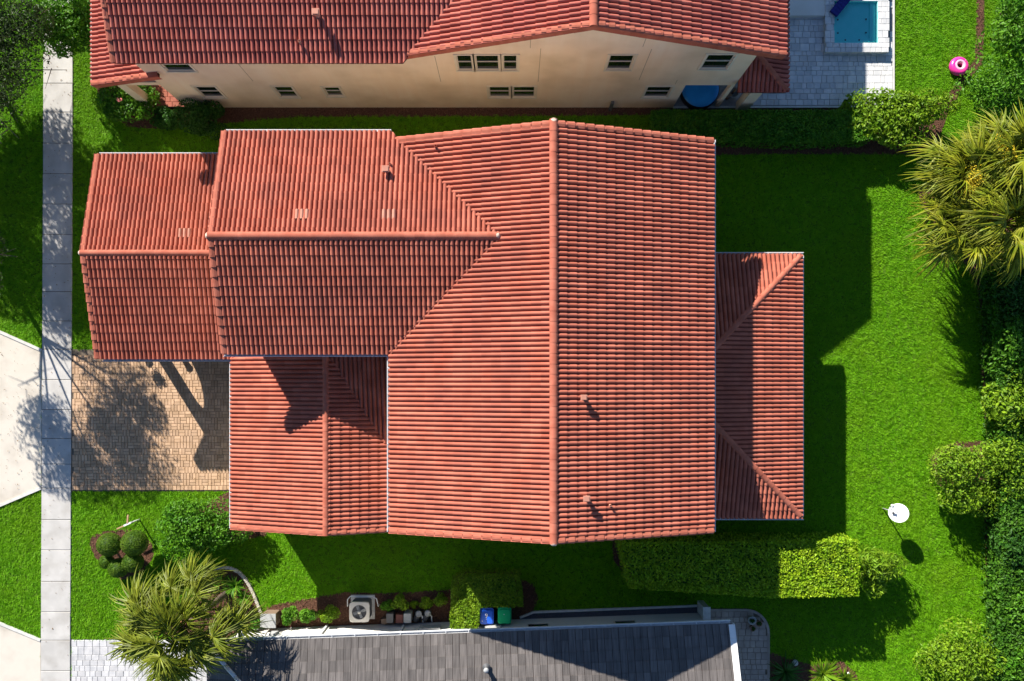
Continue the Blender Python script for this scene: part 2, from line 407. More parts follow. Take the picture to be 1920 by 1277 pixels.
# pool deck of marble pavers
dk = G((1262, 201), (1262, 120), (1400, 10), (1440, -60), (1673, -60), (1673, 200))
deck_pav = paving('pool_deck', dk, JOINT_W, 0.06)
a, b = P(1400, 199), P(1672, -40)
sp0, sp1 = P(1549, 97), P(1666, -60)
def in_deck(x, y): return not (sp0.x - .02 < x < sp1.x + .02 and y > sp0.y - 0.02) and not (x < P(1548, 0).x and y > P(0, 29).y) and not (x < P(1455, 0).x and y > P(0, 168).y)
pieces(deck_pav, 'paver', coursed(a.x, b.x, a.y, b.y, (0.2, 0.26, 0.26, 0.34), 0.18, 0.42, inside=in_deck), 0.06, MARBLE)
strip(G((1262, 202), (1674, 201), (1674, -60)), 0.08, -0.02, 0.085).build('edging', KERB, deck_pav)

# ------------------------------------------------------------------ roof tiles
def barrel_tile(w, exp, seg=8, lip=0.060, lap=0.03):
    """one roll tile: half-round barrel and a narrow water channel, butt end raised over the head of the
    tile below; local x across, y up the slope"""
    L = exp + lap; bw = w * 0.87; a_ = bw / 2
    prof = [(a_ - a_ * math.cos(math.pi * k / seg), 1.36 * a_ * math.sin(math.pi * k / seg)) for k in range(seg + 1)]
    prof += [(w + 0.002, 0.0)]
    n = len(prof); vs = []
    for x, z in prof: vs.append((x, 0.0, z + lip))
    for x, z in prof: vs.append((x, L, z * 0.97 + 0.020))
    for x, z in prof: vs.append((x, 0.015, z * 0.25))
    for x, z in prof: vs.append((x, 0.0, z + lip))
    q = n - 1
    fs = [(i, i + 1, n + i + 1, n + i) for i in range(q)]
    fs += [(2 * n + i, 2 * n + i + 1, 3 * n + i + 1, 3 * n + i) for i in range(q)]
    return np.array(vs), fs

def flat_tile(w, exp, lap=0.06, t=0.024):
    L = exp + lap; g = 0.008
    vs = [(g, 0, 0.038), (w - g, 0, 0.038), (w - g, L, 0.008), (g, L, 0.008), (g, 0, 0.004), (w - g, 0, 0.004), (w - g, L, -0.01), (g, L, -0.01)]
    return np.array(vs), [(0, 1, 2, 3), (4, 5, 1, 0), (5, 6, 2, 1), (7, 4, 0, 3)]

class House:
    def __init__(s, name, loc, label, cat='house', tile=TILE, ridge=RIDGE, tw=0.176, texp=0.362, proto=None):
        s.root = thing(name, loc, label, cat)
        s.tv, s.tf = proto if proto is not None else barrel_tile(tw, texp)
        s.tw, s.texp = tw, texp; s.tile, s.ridge = tile, ridge
        s.full = []                    # (score, matrix, roof)
        s.clip = bmesh.new()
        s.caps = {}
    def roof(s): 
        return {'deck': MB(), 'planes': []}
    def plane(s, roof, eave, up, pitch, poly, tiles=True, zoff=0.0, deck=True, opened=()):
        up2 = Vector((up[0], up[1])).normalized(); al = Vector((up2.y, -up2.x))
        c = 1 / math.sqrt(1 + pitch * pitch)
        ex = Vector((al.x, al.y, 0)); ey = Vector((up2.x * c, up2.y * c, pitch * c)); ez = ex.cross(ey)
        e0 = Vector(eave)
        def zat(x, y): return e0.z + pitch * ((x - e0.x) * up2.x + (y - e0.y) * up2.y)
        k = len(poly)
        if sum(poly[i][0] * poly[(i+1) % k][1] - poly[(i+1) % k][0] * poly[i][1] for i in range(k)) < 0: poly = poly[::-1]
        if deck:
            top = [(x, y, zat(x, y) - 0.006 + zoff) for x, y in poly]; bot = [(x, y, z - 0.13) for x, y, z in top]
            roof['deck'].add(bot + top, [list(range(k))[::-1], list(range(k, 2 * k))] + [(i, (i + 1) % k, k + (i + 1) % k, k + i) for i in range(k)])
        if tiles: roof['planes'].append((e0 + Vector((0, 0, zoff)), ex, ey, ez, al, up2, c, poly, opened))
    def finish_roof(s, roof, name='roof'):
        o = roof['deck'].build(name, DECK, s.root)
        tv = s.tv
        for e0, ex, ey, ez, al, up2, c, poly, opened in roof['planes']:
            ab = [((x - e0.x) * al.x + (y - e0.y) * al.y, ((x - e0.x) * up2.x + (y - e0.y) * up2.y) / c) for x, y in poly]
            A = np.array(ab); k = len(ab)
            amin, bmin = A.min(0); amax, bmax = A.max(0)
            edges = []
            for i in range(k):
                p, q = A[i], A[(i + 1) % k]; d = (q - p) / np.linalg.norm(q - p)
                mid = ((poly[i][0] + poly[(i+1) % k][0]) / 2, (poly[i][1] + poly[(i+1) % k][1]) / 2)
                op = any(abs(mid[0] - q_[0]) + abs(mid[1] - q_[1]) < .01 for q_ in opened)
                edges.append((p, np.array([d[1], -d[0]]), op))         # outward normal (poly ccw)
            amin = math.floor(amin / s.tw) * s.tw; bmin = math.floor(bmin / s.texp + .02) * s.texp
            m = 0.035
            na = int(math.ceil((amax - amin) / s.tw)) + 1; nb = int(math.ceil((bmax - bmin) / s.texp)) + 1
            Lt = tv[:, 1].max()
            cand = []
            for j in range(nb):
                for i in range(na):
                    a, b = amin + i * s.tw - 0.02, bmin - 0.035 + j * s.texp
                    cor = np.array([(a, b), (a + s.tw, b), (a + s.tw, b + Lt), (a, b + Lt)])
                    inn, outf = True, False
                    for p, nrm, op in edges:
                        if op:
                            if (cor.mean(0) - p) @ nrm > 0: outf = True; break
                            continue
                        dd = (cor - p) @ nrm
                        if dd.min() > m - 0.02: outf = True; break
                        if dd.max() > m + (0.02 if abs(nrm[1]) > 0.9 else 0.0): inn = False
                    if outf: continue
                    jit = Matrix.Rotation(random.gauss(0, 0.003), 4, 'Z') @ Matrix.Rotation(random.gauss(0, 0.004), 4, 'X')
                    M = Matrix(((ex.x, ey.x, ez.x, 0), (ex.y, ey.y, ez.y, 0), (ex.z, ey.z, ez.z, 0), (0, 0, 0, 1)))
                    pos = e0 + ex * a + ey * b + ez * random.uniform(0, 0.004)
                    M = Matrix.Translation(pos) @ M @ jit
                    if inn:
                        v = Vector((0, 0, H)) - pos
                        s.full.append((ez.dot(v.normalized()) / v.length_squared, M, o))
                    else: cand.append(M)
            if cand:
                bm = bmesh.new()
                for M in cand:
                    vs = [bm.verts.new(M @ Vector(v)) for v in tv]
                    for f in s.tf: bm.faces.new([vs[i] for i in f])
                for p, nrm, op in edges:
                    if op: continue
                    po = e0 + ex * float(p[0] + nrm[0] * m) + ey * float(p[1] + nrm[1] * m)
                    no = ex * float(nrm[0]) + ey * float(nrm[1])
                    bmesh.ops.bisect_plane(bm, geom=bm.verts[:] + bm.edges[:] + bm.faces[:], plane_co=po, plane_no=no, clear_outer=True)
                me = bpy.data.meshes.new('tmp'); bm.to_mesh(me); s.clip.from_mesh(me); bpy.data.meshes.remove(me); bm.free()
        return o
    def finish(s, cap=300):
        s.full.sort(key=lambda t: -t[0])
        me = bpy.data.meshes.new('roof_tile'); me.from_pydata([tuple(v) for v in s.tv], [], s.tf); me.materials.append(s.tile)
        me.update()
        back = Matrix.Translation(-org(s.root))
        for sc_, M, o in s.full[:cap]:
            t = bpy.data.objects.new('roof_tile', me); link(t, o); t.matrix_basis = back @ M
        rest = s.full[cap:]
        if rest:
            V = np.array([s.tv @ np.array(M.to_3x3()).T + np.array(M.translation) for _, M, _ in rest])
            n = len(s.tv)
            Fq = np.array(s.tf)
            allF = (Fq[None] + (np.arange(len(rest)) * n)[:, None, None]).reshape(-1, 4)
            t = arr_obj('roof_tile', V.reshape(-1, 3), allF, s.tile, s.root)
            t['kind'] = 'stuff'
        if s.clip.verts:
            cm = bpy.data.meshes.new('cut_tile'); bmesh.ops.translate(s.clip, verts=s.clip.verts, vec=-org(s.root)); s.clip.to_mesh(cm); cm.materials.append(s.tile)
            t = link(bpy.data.objects.new('cut_tile', cm), s.root); t['kind'] = 'stuff'
    def caps_line(s, p0, p1, roof, r=0.135, name='ridge_tile', exp=0.36, lift=0.06, flat=0.85):
        """overlapping half-round caps from p0 up to p1"""
        key = (name, r)
        if key not in s.caps:
            L = exp + 0.05; n = 8; vs = []
            for x, k in ((0, 1.025), (L, 0.985)):
                for i in range(n + 1):
                    a = math.pi * i / n; vs.append((x, r * k * math.cos(a), r * k * flat * math.sin(a) + (0.004 if x == 0 else 0)))
            for x, k in ((0.006, 0.93),):
                for i in range(n + 1):
                    a = math.pi * i / n; vs.append((x, r * k * math.cos(a), r * k * flat * math.sin(a) - 0.004))
            for i in range(n + 1): vs.append(vs[i])
            fs = [(i, i + 1, n + 2 + i, n + 1 + i) for i in range(n)] + [(2 * n + 2 + i, 2 * n + 3 + i, 3 * n + 4 + i, 3 * n + 3 + i) for i in range(n)]
            fs.append([2 * n + 2 + i for i in range(n + 1)])
            me = bpy.data.meshes.new(name); me.from_pydata(vs, [], fs); me.materials.append(s.ridge)
            me.polygons.foreach_set('use_smooth', [i < n for i in range(len(fs))]); me.update(); s.caps[key] = me
        me = s.caps[key]
        p0, p1 = Vector(p0), Vector(p1); d = (p1 - p0); Lt = d.length; d.normalize()
        y = Vector((0, 0, 1)).cross(d).normalized(); z = d.cross(y)
        n = max(1, round(Lt / exp)); st = Lt / n
        back = -org(s.root)
        for i in range(n):
            pos = p0 + d * (i * st) + z * lift
            M = Matrix(((d.x, y.x, z.x, 0), (d.y, y.y, z.y, 0), (d.z, y.z, z.z, 0), (0, 0, 0, 1)))
            o = bpy.data.objects.new(name, me); link(o, roof)
            o.matrix_basis = Matrix.Translation(pos + back) @ M @ Matrix.Rotation(random.gauss(0, 0.008), 4, 'Z')
    def ridge_end(s, p, d, roof, r=0.15):
        d = Vector(d)
        MB().lathe([(.001, .06), (r * .6, .05), (r * .95, .0), (r * .9, -.08)], Vector(p) + Vector((0, 0, .06)), 14, d).build('ridge_end', MORTAR, roof)
    def rake(s, p0, p1, out, roof, exp=0.362):
        """L-shaped verge tiles from the eave p0 to the ridge p1; out = horizontal outward direction"""
        if 'rake' not in s.caps:
            s.caps['rake'] = {}
        d = (Vector(p1) - Vector(p0)); Lt = d.length; d.normalize(); out = Vector(out).normalized()
        side = 1 if Vector((0, 0, 1)).cross(d).dot(out) > 0 else -1
        if side not in s.caps['rake']:
            L = exp + 0.05
            prof = [(-0.17, 0.05), (-0.155, 0.115), (-0.07, 0.135), (0.0, 0.13), (0.038, 0.09), (0.045, -0.17)]
            n = len(prof); vs = []
            for x, l, g in ((0, 0.034, 0.014), (L, -0.004, -0.006)):
                for yy, zz in prof: vs.append((x, (yy + (g if yy > 0 else -g)) * side, zz + l))
            for yy, zz in prof: vs.append((0.0, (yy * 0.8 - 0.01) * side, zz * 0.8 - 0.012))
            fs = [(i, i + 1, n + i + 1, n + i) for i in range(n - 1)] + [(2 * n + i, 2 * n + i + 1, i + 1, i) for i in range(n - 1)]
            fs.append([2 * n + i for i in range(n)])
            if side > 0: fs = [f[::-1] for f in fs]
            me = bpy.data.meshes.new('rake_tile'); me.from_pydata(vs, [], fs); me.materials.append(s.ridge); me.update(); s.caps['rake'][side] = me
        me = s.caps['rake'][side]
        y = Vector((0, 0, 1)).cross(d).normalized(); z = d.cross(y)
        n = max(1, round(Lt / exp)); st = Lt / n; back = -org(s.root)
        for i in range(n):
            pos = Vector(p0) + d * (i * st)
            M = Matrix(((d.x, y.x, z.x, 0), (d.y, y.y, z.y, 0), (d.z, y.z, z.z, 0), (0, 0, 0, 1)))
            o = bpy.data.objects.new('rake_tile', me); link(o, roof); o.matrix_basis = Matrix.Translation(pos + back) @ M @ Matrix.Rotation(random.gauss(0, 0.01), 4, 'Z')
    def gutter(s, a, b, out, w=0.13, h=0.12):
        """open trough with hangers along an eave; out = outward direction"""
        a, b, out = Vector(a), Vector(b), Vector(out).normalized(); mb = MB()
        d = (b - a).normalized()
        def bar(o0, o1, z0, z1):
            p = [a + out * o0, b + out * o0, b + out * o1, a + out * o1]
            vs = [(q.x, q.y, q.z + z0) for q in p] + [(q.x, q.y, q.z + z1) for q in p]
            fs = [(0,1,2,3),(7,6,5,4),(0,4,5,1),(1,5,6,2),(2,6,7,3),(3,7,4,0)]
            mb.add(vs, fs)
        bar(w - 0.025, w, -h, 0.005); bar(0.0, 0.02, -h, -0.02); bar(0.021, w - 0.026, -h, -h + 0.015)
        g = mb.build('gutter', GUTTER, s.root)
        hm = MB(); n = int((b - a).length / 0.9)
        for i in range(n):
            p = a + d * ((i + 0.5) * (b - a).length / n)
            hm.box((p.x + out.x * w / 2, p.y + out.y * w / 2, p.z + 0.012), (0.03 if abs(out.y) > .5 else w, w if abs(out.y) > .5 else 0.03, 0.012))
        hm.build('gutter_hanger', GUTTER, g)

def box_wall(house, x0, x1, y0, y1, z1, m=CREAM, z0=0.0):
    return MB().span((x0, y0, z0), (x1, y1, z1)).build('wall', m, house.root)

def gable_wall(house, prof, axis, a0, a1, m=CREAM):
    """solid with a pentagon profile: prof = [(t, z)...] extruded along axis"""
    k = len(prof)
    if axis == 'y': vs = [(t, a0, z) for t, z in prof] + [(t, a1, z) for t, z in prof]
    else: vs = [(a0, t, z) for t, z in prof] + [(a1, t, z) for t, z in prof]
    mb = MB().add(vs, [list(range(k))[::-1], list(range(k, 2 * k))] + [(i, (i + 1) % k, k + (i + 1) % k, k + i) for i in range(k)])
    return mb.build('wall', m, house.root)

def roof_vent(parent, pos, r=0.07, h=0.35, hood=True, material=RIDGE, name='vent_pipe'):
    mb = MB(); x, y, z = pos
    mb.lathe([(r * 1.9, -0.02), (r * 1.6, 0.03), (r, 0.07), (r, h), (r * 0.8, h), (r * 0.8, h - 0.06), (0.001, h - 0.06)], pos, 14)
    o = mb.build(name, material, parent)
    if hood:
        MB().box((x - 0.02, y, z + h + 0.04), (r * 3.0, r * 2.6, 0.05)).box((x - 0.02, y, z + h + 0.075), (r * 2.2, r * 2.0, 0.03)).build('hood', material, o)
    return o

# ------------------------------------------------------------------ the salmon tile house in the middle
hs = House('tile_roof_house', (0, 0, 0), 'two-storey house with salmon barrel-tile roofs filling the middle of the view')
p_ = 0.324
xw, xr, xe, yS, yN, ze = -4.5, 1.37, 7.27, -5.43, 8.97, 5.6
zr = ze + p_ * (xe - xr); zrw = ze + p_ * (xr - xw)
# big gable, ridge north-south
rf = hs.roof()
hs.plane(rf, (xe, yS, ze), (-1, 0), p_, [(xr, yS), (xe, yS), (xe, yN), (xr, yN)])
hs.plane(rf, (xw, yS, ze), (1, 0), p_, [(xw, yS), (xr, yS), (xr, 5.18), (-0.47, 5.18), (xw, 1.156)], opened=[(.45, 5.18)])
hs.plane(rf, (xw, yS, ze), (1, 0), p_, [(xr, 5.18), (xr, yN), (-4.27, yN), (-0.47, 5.18)], opened=[(.45, 5.18)])
main_roof = hs.finish_roof(rf)
hs.caps_line((xr, yS - 0.03, zr), (xr, yN + 0.03, zr), main_roof, r=0.145)
hs.ridge_end((xr, yS - .04, zr), (0, -1, 0), main_roof, .14); hs.ridge_end((xr, yN + .05, zr), (0, 1, 0), main_roof, .14)
for y, o in ((yS, (0, -1, 0)), (yN, (0, 1, 0))):
    hs.rake((xe, y, ze), (xr, y, zr), o, main_roof)
    hs.rake((xw if y < 0 else -4.2, y, ze + (0 if y < 0 else p_ * 0.3)), (xr, y, zrw), o, main_roof)
gable_wall(hs, [(xw + .5, 0), (xe - .5, 0), (xe - .5, ze - .05), (xr, zr - .25), (xw + .5, ze - .05)], 'y', yS + 0.3, yN - 0.3)
hs.gutter((xe + 0.02, yS, ze), (xe + 0.02, yN, ze), (1, 0, 0))
hs.gutter((xw - 0.02, yS, ze), (xw - 0.02, 1.05, ze), (-1, 0, 0))
# wing with the east-west ridge
aY0, aY1, aYr, aX = 1.156, 9.2, 5.18, -10.66
aZ = ze + p_ * (aYr - aY0)
rf = hs.roof()
hs.plane(rf, (aX, aY0, ze), (0, 1), p_, [(aX, aY0), (xw, aY0), (-0.47, aYr), (aX, aYr)], zoff=0.002)
hs.plane(rf, (aX, aY1, ze), (0, -1), p_, [(aX, aY1), (xw, aY1), (-0.47, aYr), (aX, aYr)], zoff=0.002)
wing_roof = hs.finish_roof(rf)
hs.caps_line((aX - .03, aYr, aZ), (-0.55, aYr, aZ), wing_roof, r=0.145)
hs.ridge_end((aX - .04, aYr, aZ), (-1, 0, 0), wing_roof, .14); hs.ridge_end((-.52, aYr, aZ), (1, 0, 0), wing_roof, .14)
hs.rake((aX, aY0, ze), (aX, aYr, aZ), (-1, 0, 0), wing_roof); hs.rake((aX, aY1, ze), (aX, aYr, aZ), (-1, 0, 0), wing_roof)
gable_wall(hs, [(aY0 + .5, 0), (aY1 - .5, 0), (aY1 - .5, ze - .05), (aYr, aZ - .25), (aY0 + .5, ze - .05)], 'x', aX + .4, xw + 0.6)
hs.gutter((aX, aY0 - 0.02, ze), (xw - .15, aY0 - 0.02, ze), (0, -1, 0))
hs.gutter((aX + .1, aY1 + 0.02, ze), (-4.5, aY1 + 0.02, ze), (0, 1, 0))
# low porch wing at the front
bX0, bX1, bY0, bY1, bYr, bz, bp = -16.76, -10.28, 1.06, 9.16, 5.08, 2.9, 0.26
bZ = bz + bp * 4.05
rf = hs.roof()
hs.plane(rf, (bX0, bY0, bz), (0, 1), bp, [(bX0, bY0), (bX1, bY0), (bX1, bYr), (bX0, bYr)])
hs.plane(rf, (bX0, bY1, bz), (0, -1), bp, [(bX0, bY1), (bX1, bY1), (bX1, bYr), (bX0, bYr)])
porch_roof = hs.finish_roof(rf)
hs.caps_line((bX0 - .03, bYr, bZ), (bX1, bYr, bZ), porch_roof, r=0.125)
hs.ridge_end((bX0 - .04, bYr, bZ), (-1, 0, 0), porch_roof, .12)
hs.rake((bX0, bY0, bz), (bX0, bYr, bZ), (-1, 0, 0), porch_roof); hs.rake((bX0, bY1, bz), (bX0, bYr, bZ), (-1, 0, 0), porch_roof)
hs.gutter((bX0 + .2, bY0 - 0.02, bz), (bX1 - .25, bY0 - 0.02, bz), (0, -1, 0)); hs.gutter((bX0 + .1, bY1 + 0.02, bz), (bX1 - .3, bY1 + 0.02, bz), (0, 1, 0))
wx = -15.87
# arched front wall of the porch: pier, arch, solid part, gable
ay0, ay1, spr, rise = 1.93, 3.75, 1.70, 0.60
am = MB()
def wallstrip(y0, y1, zlo0, zlo1, zhi0, zhi1):
    vs = [(wx, y0, zlo0), (wx, y1, zlo1), (wx, y1, zhi1), (wx, y0, zhi0), (wx + .28, y0, zlo0), (wx + .28, y1, zlo1), (wx + .28, y1, zhi1), (wx + .28, y0, zhi0)]
    am.add(vs, [(3,2,1,0),(4,5,6,7),(0,1,5,4),(1,2,6,5),(2,3,7,6),(3,0,4,7)])
def btop(y): return bz - 0.16 + bp * (min(y, 2 * bYr - y) - bY0) if y < bYr else bz - 0.16 + bp * (bY1 - y)
wallstrip(1.46, ay0, 0, 0, btop(1.46), btop(ay0))
for k in range(14):
    ya, yb = ay0 + (ay1 - ay0) * k / 14, ay0 + (ay1 - ay0) * (k + 1) / 14
    f = lambda y: spr + rise * math.sqrt(max(0, 1 - ((y - (ay0 + ay1) / 2) / ((ay1 - ay0) / 2)) ** 2))
    wallstrip(ya, yb, f(ya), f(yb), btop(ya), btop(yb))
wallstrip(ay1, bYr, 0, 0, btop(ay1), btop(bYr)); wallstrip(bYr, 8.75, 0, 0, btop(bYr), btop(8.75))
am.build('arched_wall', CREAM, hs.root)
MB().span((wx + .30, 1.46, 2.35), (aX + .38, 1.72, 2.75)).build('porch_beam', CREAM, hs.root)
MB().span((wx + .30, 8.45, 0), (aX + .38, 8.75, 2.75)).build('wall', CREAM, hs.root)
MB().span((wx + .01, 1.46, -.02), (aX + .38, 8.74, 0.05)).build('porch_floor', BRICK, hs.root)
# garage wing
cX0, cXr, cX1, cY0, cY1, cz, cp = -11.28, -7.22, -4.02, -5.8, 1.62, 2.9, 0.32
cZ = cz + cp * (cXr - cX0)
rf = hs.roof()
hs.plane(rf, (cX0, cY0, cz), (1, 0), cp, [(cX0, cY0), (cXr, cY0), (cXr, cY1), (cX0, cY1)])
hs.plane(rf, (cX1, cY0, cZ - cp * (cX1 - cXr)), (-1, 0), cp, [(cXr, cY0), (cX1, cY0), (cX1, -4.1), (cXr, 1.3)])
cpit = (cZ - (cZ - cp * (cX1 - cXr))) / (1.3 + 4.1)
hs.plane(rf, (cXr, 1.3, cZ), (0, 1), cpit, [(cXr + .02, 1.3), (cX1, -4.1), (cX1, cY1), (cXr + .02, cY1)], zoff=0.003)
garage_roof = hs.finish_roof(rf)
hs.caps_line((cXr, cY0 - .03, cZ), (cXr, 0.75, cZ), garage_roof, r=0.125)
hs.caps_line((cXr, 0.72, cZ + .02), (cXr + .06, 1.6, cZ + .32), garage_roof, r=0.125)
hs.rake((cX0, cY0, cz), (cXr, cY0, cZ), (0, -1, 0), garage_roof); hs.rake((cX1, cY0, cZ - cp * (cX1 - cXr)), (cXr, cY0, cZ), (0, -1, 0), garage_roof)
hs.gutter((cX0 - .02, cY0, cz), (cX0 - .02, 0.95, cz), (-1, 0, 0))
gable_wall(hs, [(cX0 + .5, 0), (cX1 - .01, 0), (cX1 - .01, cZ - cp * (cX1 - cXr) - .2), (cXr, cZ - .25), (cX0 + .5, cz - .05)], 'y', cY0 + .3, cY1)
gd = MB()
for k in range(4): gd.span((cX0 + .46, -4.9, 0.05 + k * .55), (cX0 + .495, -0.2, 0.57 + k * .55))
gd.build('garage_door', TRIM, hs.root)
# hipped lanai roof at the back
eX0, eX1, eY0, eY1, ez_, ep = 6.80, 11.52, -5.32, 5.15, 2.9, 0.30
w_ = eX1 - eX0
rf = hs.roof()
hs.plane(rf, (eX1, eY0, ez_), (-1, 0), ep, [(eX1, eY0), (eX1, eY1), (eX0, eY1 - w_), (eX0, eY0 + w_)])
hs.plane(rf, (eX1, eY1, ez_), (0, -1), ep, [(eX1, eY1), (eX0, eY1), (eX0, eY1 - w_)])
hs.plane(rf, (eX1, eY0, ez_), (0, 1), ep, [(eX1, eY0), (eX0, eY0), (eX0, eY0 + w_)])
lanai_roof = hs.finish_roof(rf)
for sy, yy in ((1, eY0), (-1, eY1)):
    hs.caps_line((eX1 - .05, yy + .05 * sy, ez_), (eX0, yy + w_ * sy, ez_ + ep * w_), lanai_roof, r=0.125, lift=0.07)
hs.gutter((eX1 + .02, eY0, ez_), (eX1 + .02, eY1, ez_), (1, 0, 0))
hs.gutter((xe - .4, eY1 + .02, ez_), (eX1 + .15, eY1 + .02, ez_), (0, 1, 0)); hs.gutter((xe - .4, eY0 - .02, ez_), (eX1 + .15, eY0 - .02, ez_), (0, -1, 0))
for yy in (eY0 + .45, -1.7, 1.6, eY1 - .45): MB().span((eX1 - .75, yy - .17, 0), (eX1 - .41, yy + .17, 2.6)).build('column', CREAM, hs.root)
MB().span((eX1 - .78, eY0 + .25, 2.6), (eX1 - .38, eY1 - .25, 2.78)).build('porch_beam', CREAM, hs.root)
MB().span((eX0, eY0 + .1, -.02), (eX1 - .1, eY1 - .1, .08)).build('porch_floor', TAUPE, hs.root)
block([(eX0, eY0), (eX1 - .1, eY0), (eX1 - .1, eY1), (eX0, eY1)])
block([(xw, yS + .3), (xe - .4, yS + .3), (xe - .4, yN - .2), (xw, yN - .2)])
block([(wx, 1.3), (-4, 1.3), (-4, 8.8), (wx, 8.8)])
block([(cX0 + .4, cY0 + .3), (-4, cY0 + .3), (-4, 1.6), (cX0 + .4, 1.6)])
# vents, pale vent tiles
def on_main_e(u, v):
    z = 6.6
    for _ in range(6):
        p = P(u, v, z); z = ze + p_ * (xe - p.x)
    return P(u, v, z)
def on_main_w(u, v):
    z = 6.6
    for _ in range(6):
        p = P(u, v, z); z = ze + p_ * (p.x - xw)
    return P(u, v, z)
def on_wing_n(u, v):
    z = 6.2
    for _ in range(6):
        p = P(u, v, z); z = ze + p_ * (aY1 - p.y)
    return P(u, v, z)
def on_porch_n(u, v):
    z = 3.2
    for _ in range(6):
        p = P(u, v, z); z = bz + bp * (bY1 - p.y)
    return P(u, v, z)
for (u, v, r, h, hood) in ((1094, 745, .075, .36, True), (1099, 932, .08, .38, True), (1143, 946, .04, .28, False)):
    roof_vent(main_roof, on_main_e(u, v), r, h, hood, PALE_TILE)
roof_vent(main_roof, on_main_w(818, 278), .045, .3, False)
roof_vent(wing_roof, on_wing_n(727, 322), .09, .34, True, PALE_TILE)
roof_vent(wing_roof, on_wing_n(733, 310), .04, .26, False, PALE_TILE)
def pale_tiles(parent, p, up, pitch, n):
    up2 = Vector((up[0], up[1])); al = Vector((up2.y, -up2.x)); c = 1 / math.sqrt(1 + pitch * pitch)
    ex = Vector((al.x, al.y, 0)); ey = Vector((up2.x * c, up2.y * c, pitch * c)); ez = ex.cross(ey)
    M = Matrix(((ex.x, ey.x, ez.x, 0), (ex.y, ey.y, ez.y, 0), (ex.z, ey.z, ez.z, 0), (0, 0, 0, 1)))
    me = bpy.data.meshes.new('vent_tile'); me.from_pydata([tuple(v * np.array([1, .9, 1.15])) for v in hs.tv], [], hs.tf); me.materials.append(PALE_TILE); me.update()
    for i in range(n):
        o = bpy.data.objects.new('vent_tile', me); link(o, parent)
        o.matrix_basis = Matrix.Translation(p + ex * ((i - n / 2) * hs.tw) + ez * 0.018) @ M
pale_tiles(wing_roof, on_wing_n(568, 397), (0, -1), p_, 3); pale_tiles(wing_roof, on_wing_n(730, 397), (0, -1), p_, 3)
pale_tiles(porch_roof, on_porch_n(349, 432), (0, -1), bp, 3)
hs.finish()

# ------------------------------------------------------------------ the cream house across the top
nh = House('cream_house', (-2, 12.2, 0), 'two-storey cream stucco house with red tile roof along the top edge', tile=TILE_N, tw=0.178, texp=0.40)
nz = 5.6; nR = 2.69; nE = 9.93; nW = -4.07; nY = 12.02; nZ = 8.0; NT = 17.2
pe, pw = (nZ - nz) / (nE - nR), (nZ - nz) / (nR - nW)
sY = 11.81
rf = nh.roof()
nh.plane(rf, (nE, nY, nz), (-1, 0), pe, [(nR, nY), (nE, nY), (nE, NT), (nR, NT)])
nh.plane(rf, (nE, nY, nz), (-1, 0), pe, [(nR, NT), (nE, NT), (nE, 30), (nR, 30)], tiles=False)
nh.plane(rf, (nW, nY, nz), (1, 0), pw, [(nW + nY - sY, nY), (nR, nY), (nR, NT), (nW + NT - sY, NT)])
nh.plane(rf, (nW, nY, nz), (1, 0), pw, [(nW + NT - sY, NT), (nR, NT), (nR, 30), (nW + NT - sY, 30)], tiles=False)
north_roof = nh.finish_roof(rf)
nh.caps_line((nR, nY - .03, nZ), (nR, NT, nZ), north_roof, r=0.15)
nh.rake((nE, nY, nz), (nR, nY, nZ), (0, -1, 0), north_roof); nh.rake((nW, nY, nz), (nR, nY, nZ), (0, -1, 0), north_roof)
nX0 = -14.72; sr_ = 16.6
rf = nh.roof()
nh.plane(rf, (nX0, sY, nz), (0, 1), pw, [(nX0, sY), (nW, sY), (nW + sr_ - sY, sr_), (nX0, sr_)], zoff=0.002)
nh.plane(rf, (nX0, 2 * sr_ - sY, nz), (0, -1), pw, [(nX0, 2 * sr_ - sY), (nR, 2 * sr_ - sY), (nR, sr_), (nX0, sr_)], tiles=False)
nwing = nh.finish_roof(rf)
nh.rake((nX0, sY, nz), (nX0, sr_, nz + pw * (sr_ - sY)), (-1, 0, 0), nwing)
nh.caps_line((nX0, sr_, nz + pw * (sr_ - sY)), (nW + 4.7, sr_, nz + pw * (sr_ - sY)), nwing, r=0.145)
# low porch roof at the west end
qX0, qX1, qY, qz, qp = -16.88, -13.88, 12.0, 2.9, 0.30
rf = nh.roof()
nh.plane(rf, (qX0, qY, qz), (1, 0), qp, [(qX0, qY), (qX1, qY), (qX1, NT), (qX0, NT)])
nporch = nh.finish_roof(rf)
nh.rake((qX0, qY, qz), (qX1, qY, qz + qp * (qX1 - qX0)), (0, -1, 0), nporch)
nh.gutter((qX0 - .02, qY, qz), (qX0 - .02, NT, qz), (-1, 0, 0), w=0.1)
# low skirt roof at the east end
tX0, tX1, tY, tz, tp = 9.02, 10.98, 11.75, 2.9, 0.30
rf = nh.roof()
nh.plane(rf, (tX1, tY, tz), (-1, 0), tp, [(tX1, tY), (tX1, 17.2), (tX0, 17.2), (tX0, tY + 1.96)])
nh.plane(rf, (tX0, tY, tz), (0, 1), tp, [(tX0, tY), (tX1, tY), (tX0, tY + 1.96)])
nskirt = nh.finish_roof(rf)
nh.caps_line((tX1 - .05, tY + .05, tz), (tX0, tY + 1.96, tz + tp * 1.96), nskirt, r=0.12, lift=0.07)
